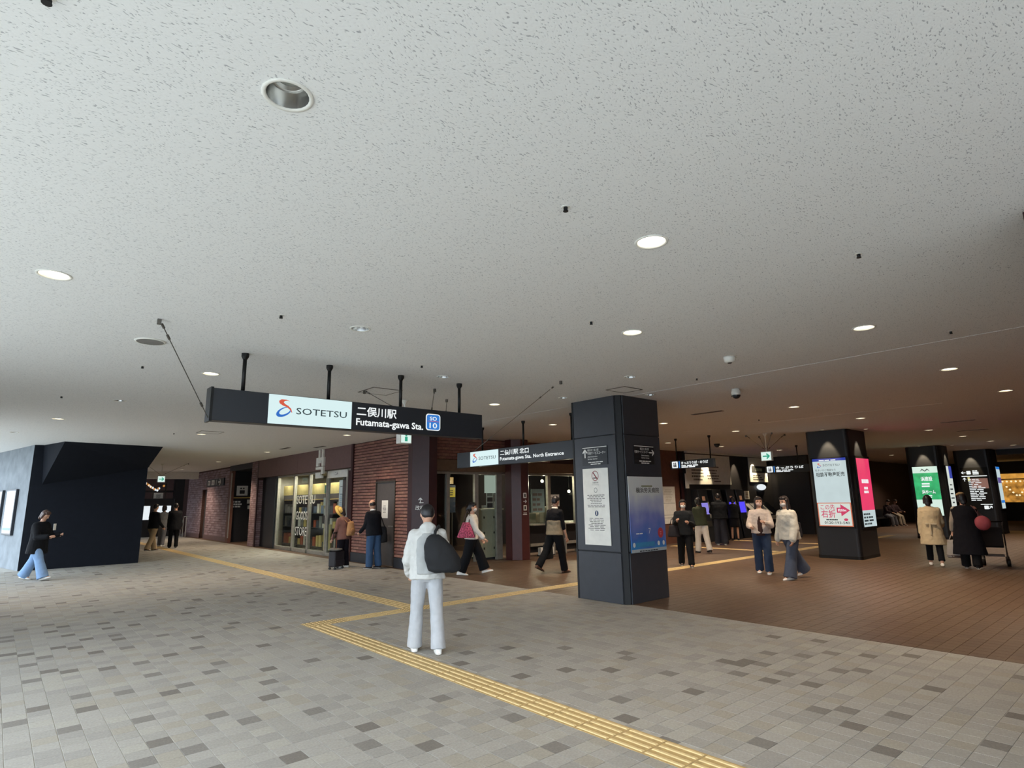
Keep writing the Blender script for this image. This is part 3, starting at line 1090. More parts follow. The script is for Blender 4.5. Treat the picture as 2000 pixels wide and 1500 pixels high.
t = thing('cream_board', 'cream board leaning low inside the shop glass', 'board', (8.25, 18.7, 0))
MB().box(8.28, 8.32, 18.52, 19.05, .14, .95).build('board', M_GOLDBOX, t)
MB().box(8.32, 8.42, 18.55, 18.62, .14, .6).build('prop', M_STEEL, t)
t = thing('notice_cluster', 'small papers stuck inside the shop glass beside the door', 'notice', (8.2, 18.8, 1.2))
for i, (a, z, c) in enumerate(((18.62, 1.95, '#6fae8d'), (18.66, 1.55, '#d8dad6'), (18.85, 1.3, '#7f90a8'), (18.6, 1.2, '#c9cac6'), (18.68, .98, '#202226'))):
    MB().box(8.16, 8.168, a, a + .22, z, z + .26).build('sheet', mat('notice_%d' % i, c, .7), t)
# white vertical sign on the facade
fr = face_mx(XS - .005, 18.75)
t = thing('vertical_sign', 'white vertical cut-out lettering sign above the shop front', 'sign', fr.p(.3, 2.9, 0))
mb = MB()
mb.fbox(fr, .16, .26, 3.06, 3.33, 0, .05).fbox(fr, .42, .52, 3.06, 3.33, 0, .05)
mb.build('hanger', M_WHITE, t)
mb = MB()
mb.fbox(fr, .02, .60, 2.98, 3.08, 0, .06).fbox(fr, .44, .60, 2.80, 2.98, 0, .06).fbox(fr, .02, .40, 2.90, 2.98, 0, .06).fbox(fr, .02, .2, 2.80, 2.90, 0, .06)
mb.build('upper_character', M_WHITE, t)
mb = MB()
mb.fbox(fr, .0, .58, 2.70, 2.78, 0, .06).fbox(fr, .42, .58, 2.55, 2.70, 0, .06).fbox(fr, .0, .36, 2.42, 2.60, 0, .06).fbox(fr, .36, .5, 2.42, 2.5, 0, .06)
mb.build('lower_character', M_WHITE, t)

# ------------------------------------------------------------------ north entrance
we = wall('wall_entrance', 'brick lintel wall over the north entrance', [(8.34, 19.5, 13.12, 13.5, 2.72, ZC)], M_MORTAR)
lay_bricks(we, face_my(8.34, 13.115), 0, 4.6, 2.74, ZC, t=.012)
MB().box(8.34, 17.2, 12.98, 13.4, 2.42, 2.72).build('soffit_beam', mat('tan_beam', '#6a5644', .6), we)
MB().box(12.95, 17.2, 13.09, 13.12, 2.74, ZC).build('fascia_panel', M_REDTRIM, we)
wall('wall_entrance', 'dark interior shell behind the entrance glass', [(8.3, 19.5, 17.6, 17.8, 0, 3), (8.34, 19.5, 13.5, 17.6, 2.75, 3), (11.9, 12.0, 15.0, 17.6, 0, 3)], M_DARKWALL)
redcol = MB().pillar([(11.33 + .36 * math.cos(math.radians(22.5 + 45 * i)), 12.86 + .36 * math.sin(math.radians(22.5 + 45 * i))) for i in range(8)], 0, ZC).build('red_column', M_REDCOL, bevel=.006)
tag(redcol, 'oxblood octagonal column beside the entrance with white pictograms', 'column')
d8 = Vector((math.cos(math.radians(-67.5)) - math.cos(math.radians(-112.5)), math.sin(math.radians(-67.5)) - math.sin(math.radians(-112.5)), 0)).normalized()
a0 = math.radians(-112.5)
frr = Fr((11.33 + .36 * math.cos(a0), 12.86 + .36 * math.sin(a0), 0), d8)
t = thing('wall_lettering', 'white pictogram plates and right arrow on the red column', 'sign', frr.p(.1, 1.5, 0))
for v in (1.68, 1.34):
    MB().prism(rrect(.07, .19, v, v + .15, .015), frr, 0, .008).build('pictogram_plate', M_PAPER, t)
    MB().fbox(frr, .105, .155, v + .03, v + .12, .008, .011).build('pictogram', M_INK, t)
mb = MB()
arrow(mb, frr, .13, 1.59, .12, 0, .005)
mb.build('arrow', M_LETTER, t)
lines(t, frr, .02, .25, 1.22, 1.30, 2, M_LETTER, n=.004, words=2, fill=.5)
t = thing('door_4', 'steel framed glass entrance doors', 'door', (9.5, 13.3, 0), kind='structure')
for x, w in ((8.36, .03), (8.72, .03), (9.2, .05), (10.16, .06), (10.98, .1), (12.0, .05), (13.0, .06), (14.2, .05), (15.6, .05), (17.0, .06)):
    MB().box(x - w, x + w, 13.24, 13.34, 0, 2.42).build('mullion', M_STEEL, t)
xs = [8.36, 8.72, 9.2, 10.16, 10.98, 12.0, 13.0, 14.2, 15.6, 17.0]
for a, b2 in zip(xs, xs[1:]):
    z0 = .9 if a >= 12 else .08
    MB().box(a + .05, b2 - .05, 13.285, 13.295, z0, 2.4).build('pane', glass(), t)
MB().box(8.36, 17.2, 13.25, 13.33, 2.36, 2.42).build('head_rail', M_STEEL, t)
MB().box(8.75, 9.15, 13.30, 13.31, .1, 2.36).build('dark_film', mat('brown_film', '#2a1d1c', .3), t)

# lockers, papers and office counter seen through the glass
M_LOCK = mat('locker_cream', '#dcd6be', .5, var=.04)
t = thing('locker_cabinet', 'tall cream locker cabinet behind the entrance glass', 'locker', (10.8, 13.6, 0))
MB().box(10.47, 11.2, 13.42, 13.9, .06, 1.36).build('body', M_LOCK, t)
MB().box(10.47, 11.2, 13.44, 13.9, 0, .06).build('plinth', M_INK, t)
for i in range(2):
    for j in range(3):
        dd = MB().box(10.48 + .36 * i, 10.83 + .36 * i, 13.40, 13.42, .08 + .425 * j, .49 + .425 * j).build('locker_door', M_LOCK, t, bevel=.006)
        MB().box(10.52 + .36 * i, 10.55 + .36 * i, 13.385, 13.40, .28 + .425 * j, .34 + .425 * j).build('lock', M_INK, dd)
MB().box(10.4, 11.25, 13.38, 13.95, 1.36, 1.40).build('top_board', M_LOCK, t)
frp = face_my(10.5, 13.36)
t = thing('leaflet_rack', 'stacked leaflets and notices on top of the cream lockers', 'leaflets', (10.7, 13.5, 1.4))
MB().fbox(frp, .10, .36, 1.41, 1.98, -.02, -.005).build('sheet', M_PAPER, t)
for z, h, c in ((1.43, .13, '#3d332d'), (1.6, .12, '#4a3c33'), (1.76, .08, '#8d8a80')):
    MB().fbox(frp, .13, .33, z, z + h, -.005, -.003).build('leaflet', mat('leaflet_' + c[1:], c, .7), t)
MB().fbox(frp, .40, .62, 1.41, 1.60, -.03, 0).build('card', M_PAPER, t)
MB().fbox(frp, .0, .09, 1.41, 1.50, -.1, 0).build('tissue_box', M_PAPER, t)
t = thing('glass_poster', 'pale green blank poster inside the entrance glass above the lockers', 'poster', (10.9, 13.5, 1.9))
MB().fbox(frp, -.02, .42, 1.84, 2.34, .06, .068).build('sheet', glow('poster_green_glow', lin('#c3d3c4'), .55), t)  # emission brightens this sheet, which is only paper
t = thing('interior_sign', 'orange yellow sign board deep inside the entrance', 'sign', (9.9, 15.2, 2.0))
MB().box(9.75, 10.75, 15.2, 15.25, 2.16, 2.36).build('board', glow('orange_sign', lin('#c89a52'), .8), t)
for x in (9.85, 10.65):
    MB().tube([(x, 15.22, 2.35), (x, 15.22, 2.75)], .008, 6).build('hanger', M_BLACKMET, t)
lines(t, face_my(9.75, 15.2), .5, .95, 2.2, 2.32, 1, M_LETLIT, n=.005, words=3, fill=.8)
t = thing('interior_sign', 'blue board with yellow notice inside the entrance', 'sign', (10.0, 14.6, 1.6))
MB().box(9.78, 10.4, 14.6, 14.65, 1.3, 2.1).build('board', mat('navy_board', '#22344f', .6), t)
for x in (9.85, 10.3):
    MB().tube([(x, 14.63, 0), (x, 14.63, 1.32)], .02, 8).build('leg', M_STEELDK, t)
MB().box(10.12, 10.38, 14.58, 14.6, 1.75, 2.03).build('notice', glow('yellow_notice_glow', lin('#d9b93f'), .7), t)  # unlit paper notice, given a glow to look bright
lines(t, face_my(10.12, 14.58), .04, .22, 1.8, 1.98, 3, M_INK, n=.004, words=2)
for i, (x, y, z) in enumerate(((10.2, 14.9, 2.22), (11.0, 14.4, 2.25), (13.2, 14.6, 2.3), (13.3, 14.6, 2.24), (14.1, 14.7, 2.25), (15.3, 14.6, 1.9), (15.9, 14.8, 2.3), (9.3, 15.6, 2.0))):
    t = thing('interior_lamp', 'small round lamp glowing behind the entrance glass, %s from the left' % ['second', 'third', 'fourth', 'fifth', 'sixth', 'seventh', 'eighth', 'first'][i], 'lamp', (x, y, z), group='small lamps inside the office')
    MB().ell((x, y, z), .055, .055, .055, 10, 6).build('globe', glow('warm_bulb', (1, .88, .66), 5.0), t, True)
    MB().tube([(x, y, z + .05), (x, y, 2.75)], .006, 6).build('cord', M_BLACKMET, t)
    L = D.lights.new('lamp_light', 'POINT')
    L.energy = 45
    L.color = (1, .85, .62)
    L.shadow_soft_size = .06
    o = D.objects.new('lamp_light', L)
    COL.objects.link(o)
    o.parent = t
    o.location = (0, -.08, -.08)
t = thing('office_counter', 'steel edged counter behind the ticket office glass', 'counter', (13.3, 13.1, 0))
MB().box(12.05, 16.9, 12.98, 13.24, .88, .92).build('counter_top', M_STEEL, t)
MB().box(12.05, 16.9, 13.18, 13.24, .10, .88).build('front_panel', M_DARKWALL, t)
MB().box(12.05, 16.9, 13.1, 13.24, .28, .36).build('rail', M_STEEL, t)
for x in (12.9, 13.4, 15, 16.4):
    MB().box(x, x + .05, 13.0, 13.2, 0, .88).build('leg', M_STEEL, t)
for i, (x, y, w, h, lab) in enumerate(((12.75, 13.45, .5, .48, 'large white carton standing on the office counter'), (12.35, 13.5, .3, .3, 'small white box left on the office counter'), (13.3, 13.5, .25, .2, 'low white box right on the office counter'))):
    o = MB().box(x, x + w, y, y + .3, .93, .93 + h).build('carton', mat('carton_cream', '#c8beaa', .7), bevel=.01)
    tag(o, lab, 'box', 'cartons on the office counter')
mb = MB().box(12.1, 17, 13.36, 13.95, .90, .93)
tag(mb.build('desk_top', M_STEEL), 'inner desk top behind the office glass', 'desk')
for (x, w, z0, z1, c, lab) in ((12.25, .55, 1.25, 1.95, '#7f9a9a', 'teal grey poster on the office glass'), (12.95, .5, 1.42, 1.78, '#d9d6cc', 'white notice above the large carton'), (14.3, 1.0, 1.0, 1.6, '#a9bfc6', 'light blue poster on the right office glass'), (14.4, 1.1, 2.05, 2.25, '#aab06a', 'green lettered strip on the office glass')):
    t = thing('glass_notice', lab, 'notice', (x, 13.27, z0))
    MB().box(x, x + w, 13.26, 13.268, z0, z1).build('sheet', mat('notice_' + c[1:], c, .7), t)
    lines(t, face_my(x, 13.26), .05, w - .05, z0 + .05, z1 - .05, 4, M_PAPERINK, n=.003, words=3, align='L', seed=int(x * 9))
t = thing('floor_box', 'low white stand under the office counter', 'box', (12.6, 13.05, 0))
MB().box(12.3, 12.85, 12.95, 13.08, 0.02, .24).build('body', M_PAPER, t, bevel=.008)
MB().box(12.28, 12.87, 12.93, 13.1, 0, .03).build('base', M_INK, t)

# brown wall with map right of the pillar
wr = wall('wall_entrance', 'brown brick wall with route map beside the ticket machines', [(17.2, 19.45, 12.72, 13.5, 0, ZC), (19.3, 19.5, 12.72, 14.5, 0, ZC)], M_BROWNWALL)
MB().box(19.36, 19.52, 12.66, 12.78, 0, ZC).build('corner_trim', M_REDTRIM, wr)
fr = face_my(18.1, 12.72)
t = thing('route_map', 'tall cream route map poster on the brown wall beside the black pillar', 'map', fr.p(.4, 1.3, 0))
MB().fbox(fr, .03, .85, .70, 2.02, .002, .025).build('board', M_PAPER, t, bevel=.005)
lines(t, fr, .08, .8, 1.5, 1.95, 8, mat('pale_ink', '#b5ad9c', .8), n=.028, fill=.25, words=2)
mb = MB()
for v in (1.42, 1.0, .9):
    mb.fbox(fr, .08, .8, v, v + .012, .025, .028)
mb.prism(disc_pts(.6, .86, .06), fr, .025, .028)
mb.build('route_line', M_PAPERINK, t)

# ------------------------------------------------------------------ ticket machines
YT = 12.55
wt = wall('wall_ticket', 'black ticket machine wall', [(19.5, 26.4, YT, YT + .3, 0, ZC), (26.3, 26.6, 10.9, YT, 0, ZC)], M_DARKWALL)
tag(MB().box(19.5, 26.3, YT - .12, YT, ZC - .06, ZC).build('trim_5', M_WHITE), 'white cornice above the fare boards', kind='structure')
fr = face_my(19.4, YT)
t = thing('fare_board', 'large white fare map board above the ticket machines', 'board', fr.p(1.6, 2.1, 0))
MB().fbox(fr, .12, 3.30, 2.10, 3.24, .012, .05).build('board', M_PAPER, t)
MB().fbox(fr, .02, .2, 1.95, 2.5, .012, .06).build('side_sheet', M_PAPER, t)
lines(t, fr, .4, 1.3, 2.25, 2.72, 4, M_PAPERINK, n=.054, words=8, fill=.6, seed=6)
lines(t, fr, 1.5, 2.4, 2.3, 2.72, 4, M_PAPERINK, n=.054, words=8, fill=.5, seed=7)
mb = MB()
mb.fbox(fr, 1.2, 2.4, 2.76, 2.80, .05, .055).fbox(fr, 2.0, 2.5, 2.2, 2.24, .05, .055).fbox(fr, 1.7, 2.2, 2.9, 3.0, .05, .055)
mb.build('route_line', M_PAPERINK, t)
fr = face_my(24.3, YT)
t = thing('notice_board', 'white notice board with dark logo plate right of the fare map', 'board', fr.p(.8, 2.2, 0))
MB().fbox(fr, .0, 1.6, 2.22, 3.26, .012, .05).build('board', M_PAPER, t)
MB().fbox(fr, .2, 1.45, 2.62, 2.9, .05, .056).build('logo_plate', M_INK, t)
lines(t, fr, .3, 1.4, 2.68, 2.84, 1, mat('green_white', '#b9c7b0', .6), n=.06, words=2, fill=.8)
lines(t, fr, .25, 1.4, 2.3, 2.56, 3, M_PAPERINK, n=.054, words=3, align='L')
M_PURP = glow('purple_screen', lin('#4b3fe8'), 1.3)
M_LILAC = glow('lilac_screen', lin('#8f86e0'), .9)
for k, x in enumerate((19.75, 20.75, 21.75, 22.5)):
    lab = ['ticket machine with purple screen behind the masked woman', 'ticket machine hidden behind the two people at the machines', 'ticket machine with bright violet screen left of the woman in the skirt', 'ticket machine with violet screen right of the woman in the skirt'][k]
    t = thing('ticket_machine', lab, 'machine', (x, YT - .2, 0), group='ticket machines')
    w = .62
    MB().hexa([(x, YT - .55, 0), (x + w, YT - .55, 0), (x + w, YT - .01, 0), (x, YT - .01, 0), (x, YT - .30, 1.9), (x + w, YT - .30, 1.9), (x + w, YT - .01, 1.9), (x, YT - .01, 1.9)]).build('cabinet', M_BLACKSAT, t, bevel=.012)
    fs = Fr((x, YT - .55, 0), (1, 0, 0), Vector((0, .25, 1.9)).normalized())
    MB().fbox(fs, .08, .5, 1.0, 1.42, 0, .012).build('display', M_PURP if k else M_LILAC, t)
    MB().fbox(fs, .50, .58, .85, 1.45, 0, .02).build('coin_panel', M_STEEL, t)
    MB().fbox(fs, .2, .38, 1.5, 1.66, 0, .012).build('notice', mat('warm_notice', '#b98f78', .7), t)
    MB().fbox(fs, .1, .5, .55, .75, 0, .03).build('ticket_slot', M_STEELDK, t)
t = thing('slanted_counter', 'slanted counter with white timetable sheets beside the ticket machines', 'counter', (24.1, YT - .4, 0))
xa, xb = 23.25, 25.4
MB().hexa([(xa, YT - .7, .78), (xb, YT - .7, .78), (xb, YT - .01, .78), (xa, YT - .01, .78), (xa, YT - .7, .86), (xb, YT - .7, .86), (xb, YT - .15, 1.36), (xa, YT - .15, 1.36)]).build('desk', M_BLACKSAT, t)
MB().box(xa, xb, YT - .72, YT - .6, .66, .82).build('front_rail', M_STEEL, t)
MB().box(xa + .05, xb - .05, YT - .5, YT - .01, 0, .78).build('base', M_DARKWALL, t)
fs = Fr((xa, YT - .7, .86), (1, 0, 0), Vector((0, .55, .5)).normalized())
for a, b2 in ((.08, .42), (.5, .86), (1.05, 1.5)):
    MB().fbox(fs, a, b2, .04, .68, 0, .01).build('timetable_sheet', M_PAPER, t)
lines(t, fs, 1.1, 1.45, .35, .6, 3, M_INK, n=.013, words=2)
t = thing('wall_notice', 'small framed picture notice on the black wall above the slanted counter', 'notice', (23.95, YT - .02, 1.5))
MB().box(23.75, 24.15, YT - .02, YT - .002, 1.5, 1.84).build('sheet', M_PAPER, t)
lines(t, face_my(23.75, YT - .02), .05, .35, 1.54, 1.8, 4, mat('warm_ink', '#a5907a', .7), n=.004, words=2, fill=.7)
t = thing('oval_lamp', 'white oval lit emblem above the slanted counter', 'lamp', (25.2, YT - .1, 2.0))
MB().ell((25.2, YT - .06, 2.0), .42, .05, .13, 18, 9).build('diffuser', M_SCR1, t, True)
MB().tube([(25.2, YT - .03, 2.0), (25.2, YT - .002, 2.0)], .05).build('bracket', M_BLACKMET, t)

# far right hall
wall('wall_far', 'dark wall behind the waiting bench', [(26.6, 45, 11.2, 11.5, 0, ZC)], mat('umber_wall', '#4a3833', .6))
wr2 = wall('wall_far', 'dark end wall with a golden shop window', [(44, 44.3, -1, 11.2, 0, ZC)], M_DARKWALL)
wall('trim_1', 'dark bulkhead across the right ceiling past the wayfinding pillar', [(30.9, 31.2, -.6, 5.25, 3.12, ZC)], M_DARKWALL)
fr = face_mx(44, 7.6)
M_GOLD = glow('golden_window', lin('#c98a3a'), .8, .5)
t = thing('gold_shop_window', 'golden lit shop window at the far right edge', 'window display', fr.p(.6, 1, 0))
MB().fbox(fr, .05, 1.75, 2.36, 2.64, .01, .06).build('sign_band', glow('gold_band', lin('#d79a45'), .9, .2), t)
MB().fbox(fr, .05, 1.75, 1.03, 2.30, .01, .05).build('display', M_GOLD, t)
M_BULB2 = glow('gold_bulb', (1, .82, .5), 1.1)
for i in range(15):
    u, v = (.2 + .2 * i, 2.2) if i < 7 else (.35 + .13 * (i - 7), 1.98 - .16 * (4 - abs(i - 10.5)))
    MB().ell(fr.p(u, v, .08), .05, .05, .05, 8, 5).build('bulb', M_BULB2, t)
t = thing('waiting_bench', 'dark bench against the far wall right of the pink screen pillar', 'bench', (34.6, 10.8, 0))
MB().box(32.6, 36.8, 10.55, 11.0, .40, .46).build('seat', M_BLACKSAT, t)
MB().box(32.6, 36.8, 11.0, 11.06, .46, .85).build('backrest', M_BLACKSAT, t)
for x in (32.8, 34.6, 36.5):
    MB().box(x, x + .06, 10.6, 11.0, 0, .40).build('leg', M_BLACKMET, t)

# ------------------------------------------------------------------ hanging signs
M_BLUE = glow('logo_blue', lin('#1f6fd0'), .85)
M_RED = glow('logo_red', lin('#e2573a'), .85)
M_TEAL = glow('logo_ink', lin('#2f474c'), .6)


def crescent(mb, fr, u, v, rx, ry, rot, du, dv, k1, k2, n, mi=0, a0=0, a1=360, steps=40):
    c, s_ = math.cos(rot), math.sin(rot)
    P = []
    for i in range(steps + 1):
        a = math.radians(a0 + (a1 - a0) * i / steps)
        o_ = (rx * math.cos(a), ry * math.sin(a))
        q = (rx * k1 * math.cos(a) + du, ry * k2 * math.sin(a) + dv)
        P.append([(u + p[0] * c - p[1] * s_, v + p[0] * s_ + p[1] * c) for p in (o_, q)])
    vs, fs = [], []
    for o_, q in P:
        vs += [fr.p(*o_, n), fr.p(*q, n)]
    for i in range(steps):
        fs.append((2 * i, 2 * i + 2, 2 * i + 3, 2 * i + 1))
    mb.add(vs, fs, mi)


def logo(parent, fr, u, v, s, n=.004):
    """The operator's emblem: orange upper swoosh, blue lower ring; s = height."""
    k = s / 180.0
    mb = MB()
    crescent(mb, fr, u, v - 40 * k, 84 * k, 44 * k, math.radians(28), 14 * k, 4 * k, .74, .66, n)
    mb.build('emblem_ring', M_BLUE, parent)
    top = [(62, 78), (20, 92), (-30, 92), (-55, 72), (-48, 48), (-15, 28), (30, 12), (62, -10), (84, -42)]
    bot = [(88, -38), (76, -2), (45, 28), (8, 46), (-6, 62), (4, 76), (30, 82)]
    mb = MB()
    mb.add([fr.p(u + a * k, v + b2 * k, n + .0005) for a, b2 in (top + bot)][::-1], [tuple(range(len(top) + len(bot)))])
    mb.build('emblem_swoosh', M_RED, parent)


def post(t, x, y, z0, r=.022):
    MB().tube([(x, y, z0), (x, y, ZC)], r, 10).build('hanger_post', M_BLACKMET, t, True)
    MB().lathe([(.024, -.07), (.042, -.035), (.042, 0)], (x, y, ZC), 12).build('post_flange', M_BLACKMET, t)


def wire(label, a, b2, group='sway wires of the hanging signs'):
    t = thing('stay_wire', label, 'wire', a, group=group)
    a, b2 = Vector(a), Vector(b2)
    d = (b2 - a)
    MB().tube([a + d * .08, b2], .005, 6).build('wire', M_WIRE, t)
    MB().box(a.x - .016, a.x + .016, a.y - .016, a.y + .016, a.z - .05, a.z).build('anchor', M_WIRE, t)
    for f in (.06, .16, .84):
        p = a + d * f
        MB().tube([p - d.normalized() * .025, p + d.normalized() * .025], .012, 8).build('clamp', M_WIRE, t)
    return t


# station name sign
SY = 6.83
fr = face_my(0, SY)
t = thing('station_sign', 'long black hanging station name sign with lit white logo panel, nearest the viewer', 'sign', (3.5, SY + .08, 2.54))
MB().box(1.65, 5.35, SY, SY + .17, 2.54, 2.895).build('casing', M_SIGNBLK, t, bevel=.006)
MB().box(1.632, 1.66, SY - .006, SY + .176, 2.53, 2.905).build('end_cap', M_BLACKMET, t)
MB().fbox(fr, 2.245, 3.265, 2.548, 2.888, 0, .006).build('lit_panel', M_PANLIT, t)
logo(t, fr, 2.42, 2.735, .20, .0075)
text(t, fr, 'SOTETSU', 2.565, 2.678, .078, M_TEAL, 'L', w=.635, n=.008, bold=.006)
text(t, fr, '二俣川駅', 3.335, 2.735, .105, M_LETLIT, 'L', w=.57, n=.003, bold=.016, cap=.8)
text(t, fr, 'Futamata-gawa Sta.', 3.33, 2.605, .088, M_LETLIT, 'L', w=.99, n=.003, bold=.022)
bd = MB().prism(rrect(4.365, 4.60, 2.605, 2.835, .04), fr, 0, .004).build('number_badge', M_LETLIT, t)
M_BADGE = glow('badge_blue', lin('#2f7fd6'), .9)
mb = MB().prism(rrect(4.378, 4.587, 2.617, 2.823, .033), fr, .004, .006)
mb.build('badge_field', M_BADGE, bd)
text(bd, fr, 'SO', 4.4825, 2.745, .052, M_LETLIT, 'C', w=.115, n=.008, bold=.015)
MB().fbox(fr, 4.385, 4.58, 2.728, 2.733, .006, .008).build('badge_line', M_RED, bd)
text(bd, fr, '10', 4.4825, 2.637, .075, M_LETLIT, 'C', w=.125, n=.008, bold=.012)
for x in (1.98, 2.99, 4.01, 4.99):
    post(t, x, SY + .085, 2.89)
wire('thin stay wire from the ceiling down to the left end of the station sign', (.96, 6.05, ZC), (1.64, SY + .05, 2.56))
wire('thin stay wire behind the sign beside the square hatch', (4.13, 8.22, ZC), (4.0, 6.98, 2.88))
wire('thin stay wire behind the sign between the third and fourth post, left one', (4.92, 7.46, ZC), (4.55, 6.98, 2.88))
wire('thin stay wire behind the sign between the third and fourth post, right one', (5.62, 8.15, ZC), (4.8, 6.98, 2.88))

# north entrance sign
SX = 8.5
fr = face_mx(SX, 11.86)
t = thing('station_sign', 'black hanging north entrance sign with small lit logo panel, partly behind the pillar', 'sign', (SX + .08, 9.6, 2.42))
MB().box(SX, SX + .16, 7.2, 11.86, 2.42, 2.79).build('casing', M_SIGNBLK, t, bevel=.006)
MB().fbox(fr, .54, 1.59, 2.435, 2.775, 0, .006).build('lit_panel', M_PANLIT, t)
logo(t, fr, .72, 2.625, .20, .0075)
text(t, fr, 'SOTETSU', .87, 2.572, .075, M_TEAL, 'L', w=.63, n=.008, bold=.006)
text(t, fr, '二俣川駅 北口', 1.66, 2.635, .10, M_LETLIT, 'L', w=.95, n=.003, bold=.02, cap=.8)
for s_, u, w in (('Futamata-gawa', 1.65, .80), ('Sta.', 2.49, .20), ('North', 2.75, .32), ('Entrance', 3.12, .53)):
    text(t, fr, s_, u, 2.515, .075, M_LETLIT, 'L', w=w, n=.003, bold=.02)
for y in (10.95, 9.5, 8.05):
    post(t, SX + .08, y, 2.78)
wire('long thin stay wire rising from the north entrance sign across the ceiling', (6.06, 5.87, ZC), (8.52, 11.2, 2.8))


def small_sign(label, x, y0, y1, z0, z1, jp, en, posts, pic):
    fr = face_mx(x, y0)
    t = thing('direction_sign', label, 'sign', (x + .05, (y0 + y1) / 2, z0))
    MB().box(x, x + .12, y1, y0, z0, z1).build('casing', M_SIGNBLK, t, bevel=.005)
    h = z1 - z0
    pl = MB().prism(rrect(.06, .06 + h * .8, z0 + h * .1, z0 + h * .9, .02), fr, 0, .005).build('pictogram_plate', M_LETLIT, t)
    c = .06 + h * .4
    for q in pic:
        MB().prism(disc_pts(c + q * h, z0 + h * .68, h * .08, 10), fr, .005, .007).build('figure_head', M_INK, pl)
        MB().fbox(fr, c + (q - .08) * h, c + (q + .08) * h, z0 + h * .22, z0 + h * .56, .005, .007).build('figure_body', M_INK, pl)
    MB().fbox(fr, .10 + h * .8, .13 + h * .8, z0 + h * .1, z0 + h * .9, 0, .005).build('blue_bar', M_BADGE, t)
    u = .18 + h * .8
    text(t, fr, jp, u, z0 + h * .52, h * .30, M_LETLIT, 'L', w=(y0 - y1) * .62, n=.004, bold=.03, cap=.8)
    lines(t, fr, u, u + (y0 - y1) * .62, z0 + h * .10, z0 + h * .44, 2, M_LETLIT, n=.004, words=3, fill=.72, align='L', seed=3)
    for y in posts:
        post(t, x + .06, y, z1, .018)


small_sign('small hanging black direction sign just right of the black pillar', 15.0, 10.14, 8.74, 2.45, 2.69, 'きっぷうりば・のりば', '', (9.95, 8.85), (-.12, .12))
small_sign('small hanging black ticket direction sign right of the green exit sign', 20.8, 10.1, 8.55, 2.42, 2.68, 'きっぷうりば', '', (8.95,), (-.1, .12))

# exit signs
M_GREENLIT = glow('exit_green', lin('#2fae8c'), .8)
M_EXITW = glow('exit_white', lin('#d9f0e8'), 1.0)


def exit_sign(label, fr, u0, u1, v0, v1, depth, arrow_on=True):
    c = fr.p((u0 + u1) / 2, v0, -depth / 2)
    t = thing('exit_sign', label, 'exit sign', c)
    MB().fbox(fr, u0, u1, v0, v1, -depth, 0).build('casing', M_WHITE, t, bevel=.006)
    MB().fbox(fr, u0 + .015, u1 - .015, v0 + .015, v1 - .015, 0, .004).build('lit_face', M_EXITW, t)
    mb = MB()
    if arrow_on:
        arrow(mb, fr, (u0 + u1) / 2, (v0 + v1) / 2, (u1 - u0) * .62, 0, .007, t=.2)
    else:
        mb.prism(disc_pts((u0 + u1) / 2, v0 + (v1 - v0) * .72, (v1 - v0) * .1, 10), fr, .004, .007)
        mb.fbox(fr, (u0 + u1) / 2 - .025, (u0 + u1) / 2 + .025, v0 + (v1 - v0) * .2, v0 + (v1 - v0) * .6, .004, .007)
    o = mb.build('arrow' if arrow_on else 'running_figure', M_GREENLIT, t)
    top = fr.p((u0 + u1) / 2, v1, -depth / 2)
    MB().tube([top, (top.x, top.y, ZC)], .012, 8).build('stem', M_WHITE, t)
    MB().lathe([(.02, -.07), (.06, -.01), (.06, 0)], (top.x, top.y, ZC), 14).build('stem_cover', M_WHITE, t)
    return t, top


exit_sign('small green and white exit sign below the station sign by the ribbed brick', face_my(5.0, 8.6), .0, .22, 2.60, 2.79, .14, False)
t, top = exit_sign('green right arrow exit sign hung on splayed wires before the fare boards', face_mx(16.0, 7.86), 0, .30, 2.58, 2.84, .10)
for k, p in enumerate(((16.0, 8.24), (16.61, 8.16), (15.94, 7.46), (16.68, 7.44))):
    wire(['splayed wire of the arrow exit sign, leftmost', 'splayed wire of the arrow exit sign, second from left', 'splayed wire of the arrow exit sign, third from left', 'splayed wire of the arrow exit sign, rightmost'][k], (*p, ZC), (top.x, top.y, top.z + .02))
t, top = exit_sign('green arrow exit sign far back right of the black wall', face_my(4.96, 28.0), 0, .28, 2.58, 2.84, .10)
for k, p in enumerate(((4.3, 27.4), (5.9, 27.3))):
    wire(['wire of the far exit sign, left one', 'wire of the far exit sign, right one'][k], (*p, ZC), (top.x, top.y, top.z + .02))

